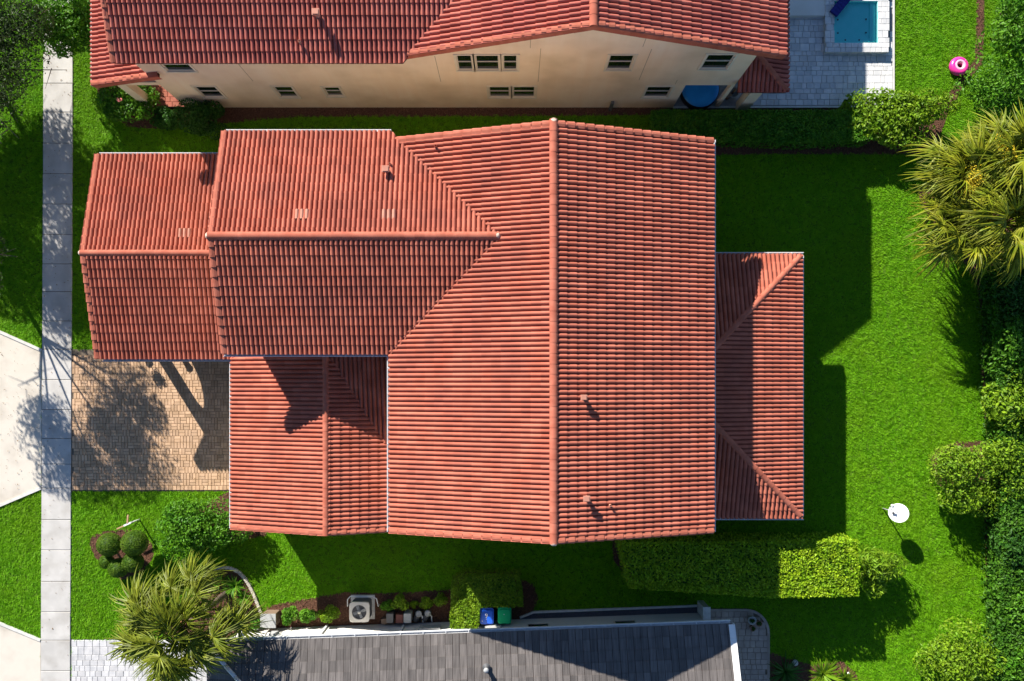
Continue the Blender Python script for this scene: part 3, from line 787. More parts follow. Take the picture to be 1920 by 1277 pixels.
# south wall with real openings
wY = 12.15
def wz(v): return H - wY * F / (V0 - v)
def wX(u, z): return (u - U0) * (H - z) / F
wins = [  # u0, u1, v top, v bottom, number of lights, at the middle of the opening
    (303, 355, 111, 133, 1), (857, 886, 103, 131, 1), (892, 936, 103, 131, 1), (943, 970, 103, 131, 1),
    (1140, 1186, 103, 130, 1), (1320, 1371, 102, 129, 1), (373, 412, 162, 182, 1), (519, 553, 162, 182, 1),
    (610, 640, 163, 180, 1), (917, 956, 162, 182, 1), (962, 1003, 162, 182, 1), (1210, 1256, 162, 182, 1)]
ops = []
for u0, u1, vt, vb, k in wins:
    zb, zt = wz(vb), wz(vt); zm = (zb + zt) / 2
    ops.append((wX(u0, zm), wX(u1, zm), zb, zt))
lan = (7.0, 8.85, 0.02, 2.55)
WX0, WX1, WT = -14.37, 9.0, 5.55
xs = sorted({WX0, WX1} | {o[0] for o in ops + [lan]} | {o[1] for o in ops + [lan]})
zs = sorted({0.0, WT} | {o[2] for o in ops + [lan]} | {o[3] for o in ops + [lan]})
wm = MB(); wt = 0.2
for i in range(len(xs) - 1):
    for j in range(len(zs) - 1):
        xm, zm = (xs[i] + xs[i+1]) / 2, (zs[j] + zs[j+1]) / 2
        if any(o[0] < xm < o[1] and o[2] < zm < o[3] for o in ops + [lan]): continue
        wm.add([(xs[i], wY, zs[j]), (xs[i+1], wY, zs[j]), (xs[i+1], wY, zs[j+1]), (xs[i], wY, zs[j+1])], [(0, 1, 2, 3)])
for x0_, x1_, z0_, z1_ in ops + [lan]:
    dpt = wY + wt
    wm.add([(x0_, wY, z0_), (x1_, wY, z0_), (x1_, wY, z1_), (x0_, wY, z1_), (x0_, dpt, z0_), (x1_, dpt, z0_), (x1_, dpt, z1_), (x0_, dpt, z1_)],
           [(0, 4, 5, 1), (1, 5, 6, 2), (2, 6, 7, 3), (3, 7, 4, 0)])
gz = lambda x: (nz + pe * (nE - x) if x > nR else nz + pw * (x - nW)) - 0.22
wm.add([(-3.9, wY, WT), (WX1, wY, WT), (WX1, wY, max(gz(WX1), WT)), (nR, wY, gz(nR)), (-3.9, wY, max(gz(-3.9), WT))], [(0, 1, 2, 3, 4)])
south_wall = wm.build('wall', CREAM, nh.root)
MB().span((WX0, wY + .01, 0), (WX0 + .2, 21.5, WT)).build('wall', CREAM, nh.root)
MB().span((WX1 - .2, wY + .005, 2.75), (WX1, 29.6, WT)).build('wall', CREAM, nh.root)
MB().span((WX1 - .21, wY + 2.2, 0), (WX1 - .01, 29.6, 2.74)).build('wall', CREAM, nh.root)
MB().span((WX0 + .2, 21.3, 0), (WX1 - .2, 21.5, WT)).build('wall', CREAM, nh.root)
MB().span((6.9, wY + 2.0, 0), (WX1 - .22, wY + 2.15, 2.6)).span((6.75, wY + .21, 0), (6.89, wY + 2.15, 2.6)).build('alcove_wall', CREAM, nh.root)
MB().span((6.76, wY + .19, 2.6), (WX1 - .22, wY + 2.2, 2.7)).build('alcove_ceiling', CREAM, nh.root)
MB().span((WX0 + .3, wY + .35, 2.72), (WX1 - .3, 21.2, 2.9)).build('floor_slab', CREAM, nh.root)
for (x0_, x1_, z0_, z1_) in ops:
    f = MB(); t = 0.045; yy = wY + .02; y2 = wY + .08
    f.span((x0_, yy, z0_), (x0_ + t, y2, z1_)).span((x1_ - t, yy, z0_), (x1_, y2, z1_)).span((x0_ + t, yy, z1_ - t), (x1_ - t, y2, z1_)).span((x0_ + t, yy, z0_), (x1_ - t, y2, z0_ + t))
    zm = (z0_ + z1_) / 2; f.span((x0_ + t, yy + .01, zm - .03), (x1_ - t, y2, zm + .03))
    wo_ = f.build('window', SASH, nh.root)
    MB().span((x0_ + t, y2 - .035, z0_ + t), (x1_ - t, y2 - .025, zm - .03)).build('pane', GLASS, wo_)
    MB().span((x0_ + t, y2 - .03, zm + .03), (x1_ - t, y2 - .02, z1_ - t)).build('pane', GLASS, wo_)
    s_ = MB(); q = 0.09
    s_.span((x0_ - q, wY - .05, z0_ - .10), (x1_ + q, wY - .002, z0_ - .003)).build('sill', TRIM, wo_)
    s_ = MB(); s_.span((x0_ - q, wY - .03, z0_), (x0_ - .003, wY - .002, z1_ + q)).span((x1_ + .003, wY - .03, z0_), (x1_ + q, wY - .002, z1_ + q)).span((x0_ - .003, wY - .03, z1_ + .003), (x1_ + .003, wY - .002, z1_ + q))
    s_.build('surround', TRIM, wo_)
for (ua, va, vb) in ((445, 118, 152), (815, 105, 153), (1014, 91, 153), (995, 74, 90), (1222, 92, 150), (1212, 70, 88), (1270, 150, 158)):
    z1_, z0_ = wz(va), wz(vb); x = wX(ua, z1_)
    MB().span((x - .012, wY - .004, z0_), (x + .012, wY - .001, z1_)).build('control_joint', JOINT, south_wall)
# porch at the west end: columns, beam, brick floor
for (cx, cy) in ((-15.95, 12.32), (-15.95, 16.4)): MB().span((cx - .19, cy - .17, 0), (cx + .19, cy + .17, 2.55)).build('column', CREAM, nh.root)
MB().span((-16.3, 12.15, 2.56), (WX0 - .01, 12.5, 2.84)).build('porch_beam', CREAM, nh.root)
pfl = MB().span((-15.9, 12.12, 0), (WX0 - .01, 16.9, 0.12)).build('porch_floor', JOINT_S, nh.root)
pieces(pfl, 'brick', coursed(-15.9, WX0 - .02, 12.13, 16.8, (0.22,), 0.2, 0.34, gap=0.012), 0.12, REDBRICK, thick=0.03)
MB().span((9.75, 11.98, 0), (10.25, 12.35, 2.75)).build('column', CREAM, nh.root)
MB().span((9.3, 12.0, 2.6), (10.7, 12.3, 2.8)).build('porch_beam', CREAM, nh.root)
MB().span((1.98 + 2.2, wY - .16, 0.0), (1.98 + 2.32, wY - .04, 0.9)).build('downspout', DARKM, nh.root)
def on_nwing(u, v):
    z = 6.0
    for _ in range(6):
        p = P(u, v, z); z = nz + pw * (p.y - sY)
    return P(u, v, z)
roof_vent(nwing, on_nwing(598, 32), .09, .36, True, PALE_TILE)
roof_vent(nwing, on_nwing(565, 83), .05, .28, False, PALE_TILE)
nh.finish()
block([(WX0, wY), (WX1, wY), (WX1, 22), (WX0, 22)]); block([(-16.0, 12.1), (WX0, 12.1), (WX0, 17), (-16.0, 17)])

# ------------------------------------------------------------------ the grey-roofed house at the bottom edge
g0 = P(460, 1203, 2.9); g1 = P(1370, 1170, 2.9)
gd_ = Vector((g1.x - g0.x, g1.y - g0.y)).normalized(); gu = Vector((gd_.y, -gd_.x))     # along the eave, up the slope (southward)
gw0 = g0.xy - gd_ * 1.55; gE = g1.xy
def gp(a, b): return tuple(gw0 + gd_ * a + gu * b)
GL = (gE - gw0).length
gh = House('grey_roof_house', (gw0.x + 8, gw0.y - 1.5, 0), 'single-storey white house with grey flat-tile roof cut off by the bottom edge', tile=GREY_TILE, ridge=GREY_TILE, tw=0.29, texp=0.44, proto=flat_tile(0.29, 0.44))
gz_, gpit = 2.9, 0.30
rf = gh.roof()
D = 3.6
gh.plane(rf, (*gp(0, 0), gz_), tuple(gu), gpit, [gp(0, 0), gp(GL, 0), gp(GL, D), gp(D, D)])
gh.plane(rf, (*gp(0, 0), gz_), tuple(gd_), gpit, [gp(0, 0), gp(D, D), gp(0, D)])
gh.plane(rf, (*gp(0, 0), gz_), tuple(gu), gpit, [gp(D, D), gp(GL, D), gp(GL, 7), gp(7, 7)], tiles=False)
groof = gh.finish_roof(rf)
gh.gutter((*gp(0, -.02), gz_), (*gp(GL, -.02), gz_), (-gu.x, -gu.y, 0), w=0.13)
hipm = MB()
for k in range(9):
    a = Vector((*gp(k * .42, k * .42), gz_ + gpit * k * .42 + .06)); b = Vector((*gp(k * .42 + .44, k * .42 + .44), gz_ + gpit * (k * .42 + .44) + .045))
    hp = MB().tube([a, b], [.085, .075], 6).build('hip_tile', GUTTER, groof)
# white verge boards at the east end
for k in range(8):
    a, b = Vector((*gp(GL + .02, k * .5), gz_ + gpit * k * .5 + .05)), Vector((*gp(GL + .02, k * .5 + .495), gz_ + gpit * (k * .5 + .495) + .05))
    n = Vector((gd_.x, gd_.y, 0)); mb = MB()
    for (o0, o1, z0_, z1_) in ((-.12, .1, 0.0, .025), (.105, .13, -.2, .03)):
        vs = [a + n * o0 + Vector((0, 0, z0_)), b + n * o0 + Vector((0, 0, z0_)), b + n * o1 + Vector((0, 0, z0_)), a + n * o1 + Vector((0, 0, z0_))]
        vs += [v + Vector((0, 0, z1_ - z0_)) for v in vs]
        mb.add(vs, [(0,1,2,3),(7,6,5,4),(0,4,5,1),(1,5,6,2),(2,6,7,3),(3,7,4,0)])
    mb.build('verge_board', WHITEP, groof)
def obb(a0, a1, b0, b1, z0, z1):
    return MB().prism([gp(a0, b0), gp(a1, b0), gp(a1, b1), gp(a0, b1)], z0, z1)
obb(0.4, GL - .35, .38, 6.5, 0, 2.78).build('wall', WHITE, gh.root)
for a in (12.9, 16.6):
    w_ob = obb(a, a + .95, .33, .375, 0.9, 2.1).build('window', SASH, gh.root)
    obb(a + .06, a + .89, .322, .328, .96, 2.04).build('pane', GLASS, w_ob)
    obb(a - .08, a + 1.03, .22, .378, 2.16, 2.22).build('hood', WHITEP, w_ob)
for a, w in ((1.9, .28), (8.3, .9), (11.1, .7)):
    obb(a, a + w, .30, .376, .6, 1.1).build('meter_box', GREYM, gh.root)
for a in (4.1, 7.5): 
    obb(a, a + .09, .29, .376, 0.05, 2.7).build('downspout', GUTTER, gh.root)
pz = P(912, 1253, 3.5)
roof_vent(groof, Vector((pz.x, pz.y, 3.42)), .085, .3, False, DARKM)
MB().lathe([(.10, .30), (.11, .33), (.07, .37), (.001, .38)], (pz.x, pz.y, 3.42), 12).build('vent_cap', GREYM, groof)
gh.finish()
block([gp(0.3, .35), gp(GL - .2, .35), gp(GL - .2, 7), gp(0.3, 7)])
# planting strip against the wall: curb, gravel, post
cl = G((975, 1157), (1000, 1147), (1307, 1135))
struct('gravel_strip', MB().prism(G((975, 1157), (1000, 1147), (1307, 1135), (1307, 1149), (973, 1162)), -.05, .02), GRAVEL)
block(G((975, 1157), (1000, 1147), (1307, 1135), (1320, 1149), (973, 1162)))
cb = strip(cl, 0.09, -.02, .12).build('curb', KERB); cb['kind'] = 'structure'
q = P(1313, 1136)
pp = thing('gate_post', (q.x, q.y, 0), 'pale concrete gate post at the end of the dark gravel strip', 'post')
MB().box((q.x, q.y, .55), (.26, .5, 1.1)).build('post', KERB, pp); MB().box((q.x, q.y, 1.13), (.32, .56, .05)).build('cap', KERB, pp)

# ------------------------------------------------------------------ beds
def bed(name, px):
    poly = G(*px); block(poly)
    o = struct(name, MB().prism(poly, -.05, .012), MULCH)
    pts = np.array(poly); lo, hi = pts.min(0), pts.max(0)
    lo = np.maximum(lo, (-23.5, -14)); hi = np.minimum(hi, (23.5, 18))
    n = int((hi - lo).prod() * 260)
    if n > 0:
        q = rng.uniform(lo, hi, (n, 2)); q = q[inside(q, pts)]
        leaf_mesh_obj('mulch_chip', np.c_[q, rng.uniform(.012, .035, len(q))], np.tile((0, 0, 1.0), (len(q), 1)), (.05, .12), .3, CHIP, o, tilt=.5)['kind'] = 'stuff'
    return o

def inside(q, poly):
    x, y = q[:, 0], q[:, 1]; r = np.zeros(len(q), bool); k = len(poly)
    for i in range(k):
        x0, y0 = poly[i]; x1, y1 = poly[(i + 1) % k]
        c = ((y0 > y) != (y1 > y))
        with np.errstate(divide='ignore', invalid='ignore'):
            r ^= c & (x < (x1 - x0) * (y - y0) / (y1 - y0 + 1e-12) + x0)
    return r

def leaf_mesh_obj(name, p, nrm, size, asp, material, parent=None, tilt=.8, fold=.18):
    """many small folded leaves (diamond quads)"""
    n = len(p)
    nn = nrm + rng.normal(0, tilt, (n, 3)); nn /= np.linalg.norm(nn, axis=1, keepdims=True) + 1e-9
    t = rng.normal(0, 1, (n, 3)); t -= nn * (t * nn).sum(1, keepdims=True); t /= np.linalg.norm(t, axis=1, keepdims=True) + 1e-9
    s = np.cross(nn, t)
    L = rng.uniform(size[0], size[1], (n, 1)); W = L * asp
    V = np.stack([p - t * L / 2, p + s * W / 2 + nn * W * fold + t * L * .05, p + t * L / 2, p - s * W / 2 + nn * W * fold + t * L * .05], 1)
    Fq = np.arange(n * 4).reshape(n, 4)
    return arr_obj(name, V.reshape(-1, 3), Fq, material, parent)

def blob_points(n, c, rad, lumps=9, sub=.5, zmin=.03, fill=.35):
    c = np.array(c); rad = np.array(rad)
    d = rng.normal(0, 1, (lumps, 3)); d[:, 2] = np.abs(d[:, 2]) * .9 - .15; d /= np.linalg.norm(d, axis=1, keepdims=True)
    cen = d * rng.uniform(.35, .75, (lumps, 1)); sr_b = rng.uniform(sub * .7, sub * 1.15, lumps)
    i = rng.integers(0, lumps, n)
    v = rng.normal(0, 1, (n, 3)); v /= np.linalg.norm(v, axis=1, keepdims=True)
    r = np.where(rng.random(n) < fill, rng.random(n) ** .5, 1 - np.abs(rng.normal(0, .09, n)))
    q = cen[i] + v * (r * sr_b[i])[:, None]
    nn = v * .7 + q * .5 + np.array([0, 0, .35])
    q = c + q * rad
    k = q[:, 2] > zmin
    return q[k], (nn / (np.linalg.norm(nn, axis=1, keepdims=True) + 1e-9))[k]

def bush(name, label, cat, u, v, rx, ry, h, n, leaf, material, group=None, asp=.5, lumps=10, sub=.5, tilt=.7, z0=0.0, stem=True):
    zc = z0 + h * .5; c = P(u, v, zc); s = (H - zc) / F
    root = thing(name, (c.x, c.y, 0), label, cat, group)
    p, nn = blob_points(n, (c.x, c.y, zc), (rx * s, ry * s, h * .52), lumps, sub)
    leaf_mesh_obj('crown', p, nn, leaf, asp, material, root, tilt)
    if stem:
        mb = MB()
        for k in range(4):
            a = random.uniform(0, 6.28); e = Vector((c.x + math.cos(a) * rx * s * .45, c.y + math.sin(a) * ry * s * .45, zc * random.uniform(.9, 1.3)))
            mb.tube([(c.x + math.cos(a) * .05, c.y + math.sin(a) * .05, -.02), (c.x + math.cos(a) * rx * s * .2, c.y + math.sin(a) * ry * s * .2, zc * .5), tuple(e)], [.035, .025, .012], 5)
        mb.build('stem', BARK, root)
    return root

def hedge(name, label, px, h, n, leaf, material, group=None, wob=.07):
    """clipped hedge, px = top outline polygon; leaves over top and sides"""
    top = [P(u, v, h) for u, v in px]; poly = np.array([(t.x, t.y) for t in top])
    c = poly.mean(0); root = thing(name, (c[0], c[1], 0), label, 'hedge', group)
    lo, hi = poly.min(0), poly.max(0); P_, N_ = [], []
    nt_ = int(n * .58)
    q = rng.uniform(lo, hi, (nt_ * 2, 2)); q = q[inside(q, poly)][:nt_]
    z = h - np.abs(rng.normal(0, .06, len(q))) + .02 * np.sin(q[:, 0] * 5.1 + np.cos(q[:, 1] * 4)) * np.sin(q[:, 1] * 6)
    P_.append(np.c_[q, z]); N_.append(np.tile((0, 0, 1.0), (len(q), 1)))
    k = len(poly); area = .5 * sum(poly[i][0] * poly[(i+1) % k][1] - poly[(i+1) % k][0] * poly[i][1] for i in range(k))
    per = sum(np.linalg.norm(poly[(i + 1) % k] - poly[i]) for i in range(k))
    for i in range(k):
        a, b = poly[i], poly[(i + 1) % k]; L = np.linalg.norm(b - a); m = int((n - nt_) * L / per)
        d = (b - a) / L; o = np.array([d[1], -d[0]]) * (1 if area > 0 else -1)
        t = rng.random((m, 1)) * L; zz = h * (1 - rng.random((m, 1)) ** 1.6 * .97)
        inn = np.abs(rng.normal(0, wob, (m, 1))) - .03 * np.sin(t * 5 + zz * 4)
        P_.append(np.c_[a + d * t - o * inn, zz]); N_.append(np.tile((o[0], o[1], .3), (m, 1)))
    leaf_mesh_obj('foliage', np.concatenate(P_), np.concatenate(N_), leaf, .55, material, root, .75)
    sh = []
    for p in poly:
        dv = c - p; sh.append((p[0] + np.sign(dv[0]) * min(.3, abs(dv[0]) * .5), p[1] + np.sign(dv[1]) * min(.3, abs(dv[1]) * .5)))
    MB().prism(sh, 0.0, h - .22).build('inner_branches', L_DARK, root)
    return root

def rosette(name, label, u, v, r, h, n, material, group=None, w=.05, droop=.6):
    c = P(u, v, h * .4); mb = MB()
    for k in range(n):
        a = random.uniform(0, 6.28); el = random.uniform(.15, 1.2); L = r * random.uniform(.7, 1.1)
        dx, dy = math.cos(a), math.sin(a); pts = []
        for t in (0, .4, .75, 1.0):
            x = L * t * math.cos(el * (1 - .5 * t)); z = .02 + h * (math.sin(el) * 1.6 * t - droop * t * t * .8)
            pts.append((x, max(z, .02), w * (.5, 1, .7, .05)[int(t * 3.01)]))
        vs = []
        for x, z, ww in pts: vs += [(c.x + dx * x - dy * ww / 2, c.y + dy * x + dx * ww / 2, z), (c.x + dx * x + dy * ww / 2, c.y + dy * x - dx * ww / 2, z)]
        mb.add(vs, [(2*i, 2*i+1, 2*i+3, 2*i+2) for i in range(3)], True)
    o = mb.build(name, material); o.location = (c.x, c.y, 0)
    for vtx in o.data.vertices: vtx.co.x -= c.x; vtx.co.y -= c.y
    return tag(o, label, 'plant', group)

# mulch areas
bed('mulch_bed', [(1718, 352), (1728, 385), (1760, 440), (1798, 475), (1828, 530), (1842, 600), (1838, 700), (1844, 770), (1850, 826), (1790, 828), (1750, 845), (1744, 870), (1755, 905), (1790, 940), (1845, 962), (1846, 1010), (1850, 1110), (1854, 1165), (1848, 1230), (1880, 1340), (1990, 1340), (1990, 352)])
bed('mulch_bed', [(1832, -60), (1846, -60), (1845, 60), (1842, 120), (1815, 150), (1780, 205), (1760, 262), (1720, 290), (1620, 290), (1480, 289), (1338, 291), (1338, 262), (1250, 262), (1250, 203), (1700, 203), (1770, 190), (1800, 140), (1828, 110)])
bed('mulch_bed', [(420, 200), (1250, 200), (1250, 216), (840, 219), (560, 219), (440, 230), (350, 236), (300, 242), (240, 238), (205, 215), (190, 185), (178, 160), (340, 160)])
bed('mulch_bed', [(495, 1160), (500, 1138), (540, 1128), (600, 1118), (650, 1110), (720, 1112), (800, 1108), (848, 1105), (850, 1082), (870, 1072), (960, 1072), (975, 1085), (1000, 1095), (1010, 1120), (1000, 1146), (975, 1160), (975, 1170), (490, 1195)])
bed('mulch_bed', [(168, 1020), (172, 1005), (195, 996), (240, 992), (268, 1000), (285, 1020), (290, 1040), (270, 1070), (240, 1085), (228, 1088), (200, 1060), (178, 1045)])
bed('mulch_bed', [(390, 1066), (420, 1064), (450, 1072), (470, 1095), (485, 1135), (495, 1170), (420, 1198), (330, 1198), (300, 1185), (305, 1160), (330, 1145), (360, 1120)])
bed('mulch_bed', [(1444, 1222), (1490, 1238), (1520, 1246), (1580, 1240), (1605, 1262), (1615, 1300), (1600, 1340), (1444, 1340)])
bed('mulch_bed', [(400, 935), (437, 918), (500, 918), (500, 1005), (440, 1015), (400, 1005), (330, 990)])
bed('mulch_bed', [(1146, 1012), (1180, 1008), (1175, 1035), (1600, 1060), (1600, 1085), (1180, 1090), (1150, 1050)])

# curved stone edging
ed = thing('bed_edging', P(440, 1100), 'curved row of pale edging stones around the palm bed', 'edging')
pts_e = [(388, 1072), (400, 1066), (415, 1063), (432, 1064), (448, 1071), (460, 1083), (470, 1099), (478, 1116), (485, 1134), (492, 1152)]
pts_f = [(338, 1135), (325, 1140), (312, 1150), (302, 1163), (298, 1178)]
for L_ in (pts_e, pts_f):
    for a, b in zip(L_[:-1], L_[1:]):
        A, B = P(*a), P(*b)
        for t in (.25, .75):
            m_ = A.lerp(B, t); an = math.atan2(B.y - A.y, B.x - A.x)
            MB().rbox((m_.x, m_.y, .06), ((B - A).length * .48, .13, .14), .03, an + random.uniform(-.08, .08), 2).build('stone', STONE, ed)

# ------------------------------------------------------------------ hedges and shrubs
hedge('hedge', 'long clipped box hedge beside the lanai, half of it in sunlight', [(1160, 1018), (1610, 1014), (1611, 1118), (1450, 1121), (1180, 1103)], 2.15, 19000, (.08, .16), L_HEDGE)
hedge('hedge', 'low clipped hedge wrapping around the blue and green bins', [(846, 1092), (868, 1078), (975, 1078), (981, 1138), (900, 1139), (896, 1180), (844, 1180)], 1.35, 8500, (.07, .13), L_LIME)
hedge('hedge', 'dark leafy hedge between the pool deck and the lawn', [(1222, 206), (1615, 206), (1640, 214), (1635, 262), (1500, 268), (1345, 262), (1222, 250)], 1.1, 17000, (.08, .16), L_MID, wob=.12)
hedge('hedge', 'dark continuous hedge mass behind the shrubs on the right edge', [(1866, 495), (1975, 495), (1975, 1300), (1874, 1300), (1880, 900)], 1.5, 22000, (.10, .22), L_BORDER, wob=.2)
EAST = 'shrubs along the east garden border'
bush('shrub', 'bright green spreading shrub by the corner of the pool deck', 'shrub', 1686, 226, 118, 58, 1.5, 6800, (0.12, 0.24), L_LIME, EAST, lumps=14)
bush('shrub', 'tall dark shrub in the top right corner above the pink ring', 'shrub', 1900, 45, 62, 85, 3.0, 4650, (0.12, 0.22), L_MID, EAST, lumps=14)
bush('shrub', 'rounded glossy shrub just below the pink ring', 'shrub', 1868, 165, 82, 66, 2.4, 4960, (0.10, 0.20), L_MID, EAST, lumps=14)
bush('shrub', 'dark shrub directly under the yellow-flowered palm', 'shrub', 1895, 545, 50, 75, 2.2, 3410, (0.12, 0.22), L_DARK, EAST, lumps=12)
bush('shrub', 'shaded shrub with lit tips at mid height of the right edge', 'shrub', 1892, 655, 44, 65, 2.2, 3410, (0.12, 0.22), L_MID, EAST, lumps=12)
bush('shrub', 'light green loose shrub above the round bush', 'shrub', 1897, 762, 52, 68, 2.3, 3720, (0.12, 0.24), L_LIME, EAST, lumps=14)
bush('shrub', 'broad round sunlit bush bulging over the lawn on the right', 'shrub', 1836, 888, 106, 78, 2.2, 10500, (0.09, 0.18), L_LIME, EAST, lumps=18, sub=.45)
bush('shrub', 'dark shrub below the round sunlit bush at the right edge', 'shrub', 1900, 1015, 46, 68, 1.8, 3410, (0.12, 0.22), L_DARK, EAST, lumps=12)
bush('shrub', 'mid green shrub above the big bush near the bottom right corner', 'shrub', 1898, 1130, 42, 62, 2.0, 3100, (0.12, 0.22), L_MID, EAST, lumps=12)
bush('shrub', 'large sunlit bush in the bottom right of the lawn', 'shrub', 1800, 1238, 88, 78, 2.0, 6200, (0.10, 0.20), L_LIME, EAST, lumps=18, sub=.42)
bush('shrub', 'shaded shrub in the bottom right corner', 'shrub', 1905, 1240, 46, 62, 2.0, 3100, (0.12, 0.22), L_MID, EAST, lumps=12)
bush('shrub', 'glossy shrub hanging over the sidewalk at the top left', 'shrub', 138, 38, 58, 74, 3.0, 6500, (.12, .22), L_MID, lumps=14)
fb = bush('shrub', 'leafy shrub with a pink bloom beside the cream porch column', 'shrub', 238, 195, 52, 42, 1.1, 4200, (.09, .18), L_MID, lumps=12)
for k in range(3):
    c = P(221 + k * 3, 187 + (k % 2) * 2, 1.1); MB().lathe([(.001, 0), (.05, .01), (.07, .05), (.03, .06), (.001, .03)], (c.x, c.y, 1.08), 8).build('flower', PINKF, fb)
bush('shrub', 'dark shrub against the cream wall near the lower window', 'shrub', 385, 222, 55, 40, 1.5, 5500, (.07, .15), L_DARK, lumps=12)
bush('shrub', 'low dark plant in front of the brick porch floor', 'shrub', 310, 222, 38, 20, .7, 2200, (.09, .17), L_DARK, lumps=9)
bush('shrub', 'broad-leaved shrub at the corner of the garage wing', 'shrub', 372, 988, 94, 64, 1.5, 6800, (.10, .20), L_MID, lumps=14)
bush('shrub', 'spiky green shrub at the end of the clipped hedge', 'shrub', 1642, 1066, 44, 46, 1.7, 2600, (.16, .34), L_LIME, asp=.22, lumps=12)
BED = 'small bushes in the mulch beside the white wall'
for (u, v, r, h, m_, lab) in (
    (541, 1151, 19, .8, L_MID, 'shaded bush leftmost in the mulch strip left of the air conditioner'),
    (577, 1153, 16, .8, L_MID, 'narrow green bush second from the left beside the air conditioner'),
    (617, 1150, 20, .8, L_LIME, 'bright lime bush just left of the air conditioner'),
    (727, 1134, 12, .5, L_MID, 'small dark green bush just right of the air conditioner'),
    (750, 1130, 17, .7, L_LIME, 'yellow-green bush above the equipment boxes'),
    (799, 1131, 12, .5, L_LIME, 'small yellow-green bush above the pool pumps'),
    (829, 1126, 13, .6, L_LIME, 'small lit bush next to the low hedge'),
    (777, 1133, 8, .3, L_LIME, 'tiny sprig of a bush between two yellow-green bushes'),
    (478, 1168, 14, .6, L_MID, 'small bush by the left end of the white wall')):
    bush('bush', lab, 'bush', u, v, r, r, h, int(90 * r), (.06, .13), m_, BED, lumps=8, sub=.5, stem=False)
for k, (u, v, r, h) in enumerate(((410, 1092, .5, .5), (438, 1100, .6, .5), (455, 1120, .5, .5))):
    rosette('fern', ('strappy green plant at the left inside the stone edging', 'strappy green plant in the middle of the stone edging', 'strappy green plant at the right inside the stone edging')[k], u, v, r, h, 46, L_MID, 'ferns inside the stone edging', .06)
for k, (u, v, m_, lab) in enumerate(((1475, 1262, L_DARK, 'dark strappy plant beside the taupe paver patio'), (1545, 1266, L_LIME, 'lit yellow-green ferny plant at the bottom edge'), (1585, 1275, L_LIME, 'smaller lit ferny plant right of its twin at the bottom edge'))):
    rosette('fern', lab, u, v, .9 if k < 2 else .6, .6, 80, m_, None, .06)

# cloud-pruned topiary
tp_ = thing('topiary', P(228, 1050), 'cloud-pruned topiary with five clipped round heads in a mulch bed', 'topiary')
tb = P(228, 1050)
for (u, v, r, h) in ((205, 1021, 23, 1.0), (252, 1018, 25, 1.05), (200, 1053, 14, .7), (222, 1065, 19, .8), (249, 1054, 20, .85)):
    c = P(u, v, h); rr = r * (H - h) / F; n = int(5200 * rr * rr / .25) + 900
    d = rng.normal(0, 1, (n, 3)); d /= np.linalg.norm(d, axis=1, keepdims=True)
    q = np.array(c) + d * np.array([rr, rr * .96, rr * .8]) * (1 - np.abs(rng.normal(0, .025, (n, 1))))
    leaf_mesh_obj('head', q, d, (.03, .06), .5, L_TOP, tp_, .45)
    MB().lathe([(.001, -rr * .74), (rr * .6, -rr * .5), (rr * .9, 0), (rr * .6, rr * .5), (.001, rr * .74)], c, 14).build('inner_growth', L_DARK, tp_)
    MB().tube([(tb.x, tb.y, -.02), (tb.x * .5 + c.x * .5, tb.y * .5 + c.y * .5, h * .4), tuple(c)], [.05, .04, .03], 6).build('branch', BARK, tp_)

# ------------------------------------------------------------------ street trees
def tree(label, base, h, crown_c, rad, n, leaf, material, lumps, sub, group, asp=.42, limbs=7):
    b = P(*base); root = thing('street_tree', (b.x, b.y, 0), label, 'tree', group)
    c = Vector(crown_c)
    p, nn = blob_points(n, c, rad, lumps, sub, zmin=1.2, fill=.55)
    leaf_mesh_obj('crown', p, nn, leaf, asp, material, root, .9)
    mb = MB(); f = b.lerp(c, .45); f.z = h * .45
    mb.tube([(b.x, b.y, -.05), tuple(b.lerp(f, .5) + Vector((.05, .03, 0))), tuple(f)], [.14, .11, .09], 9)
    mb.build('trunk', BARK, root)
    lm = MB()
    for k in range(limbs):
        a = 6.28 * k / limbs + random.uniform(-.3, .3); e = c + Vector((math.cos(a) * rad[0] * .85, math.sin(a) * rad[1] * .85, random.uniform(-.3, .5) * rad[2]))
        m_ = f.lerp(e, .5) + Vector((0, 0, .4))
        lm.tube([tuple(f), tuple(m_), tuple(e)], [.05, .032, .01], 6)
        for t in range(5):
            s0 = f.lerp(e, .45 + .11 * t) + Vector((0, 0, .25)); s1 = s0 + Vector((random.uniform(-1, 1), random.uniform(-1, 1), random.uniform(-.3, .6))) * .9
            lm.tube([tuple(s0), tuple(s1)], [.02, .006], 4)
    lm.build('limbs', BARK, root)
    return root
ST = 'street trees on the verge'
tree('dark olive street tree leaning over the sidewalk at the top left', (10, 183), 4.2, (-23.4, 12.9, 3.6), (6.6, 5.6, 1.6), 72000, (.08, .19), L_OAK, 90, .21, ST, limbs=11)
tree('street tree at the left edge whose shadow dapples the paver driveway', (-15, 470), 4.8, (-22.7, 5.0, 4.2), (4.1, 4.0, 1.7), 21000, (.08, .18), L_OAK, 60, .21, ST, limbs=9)

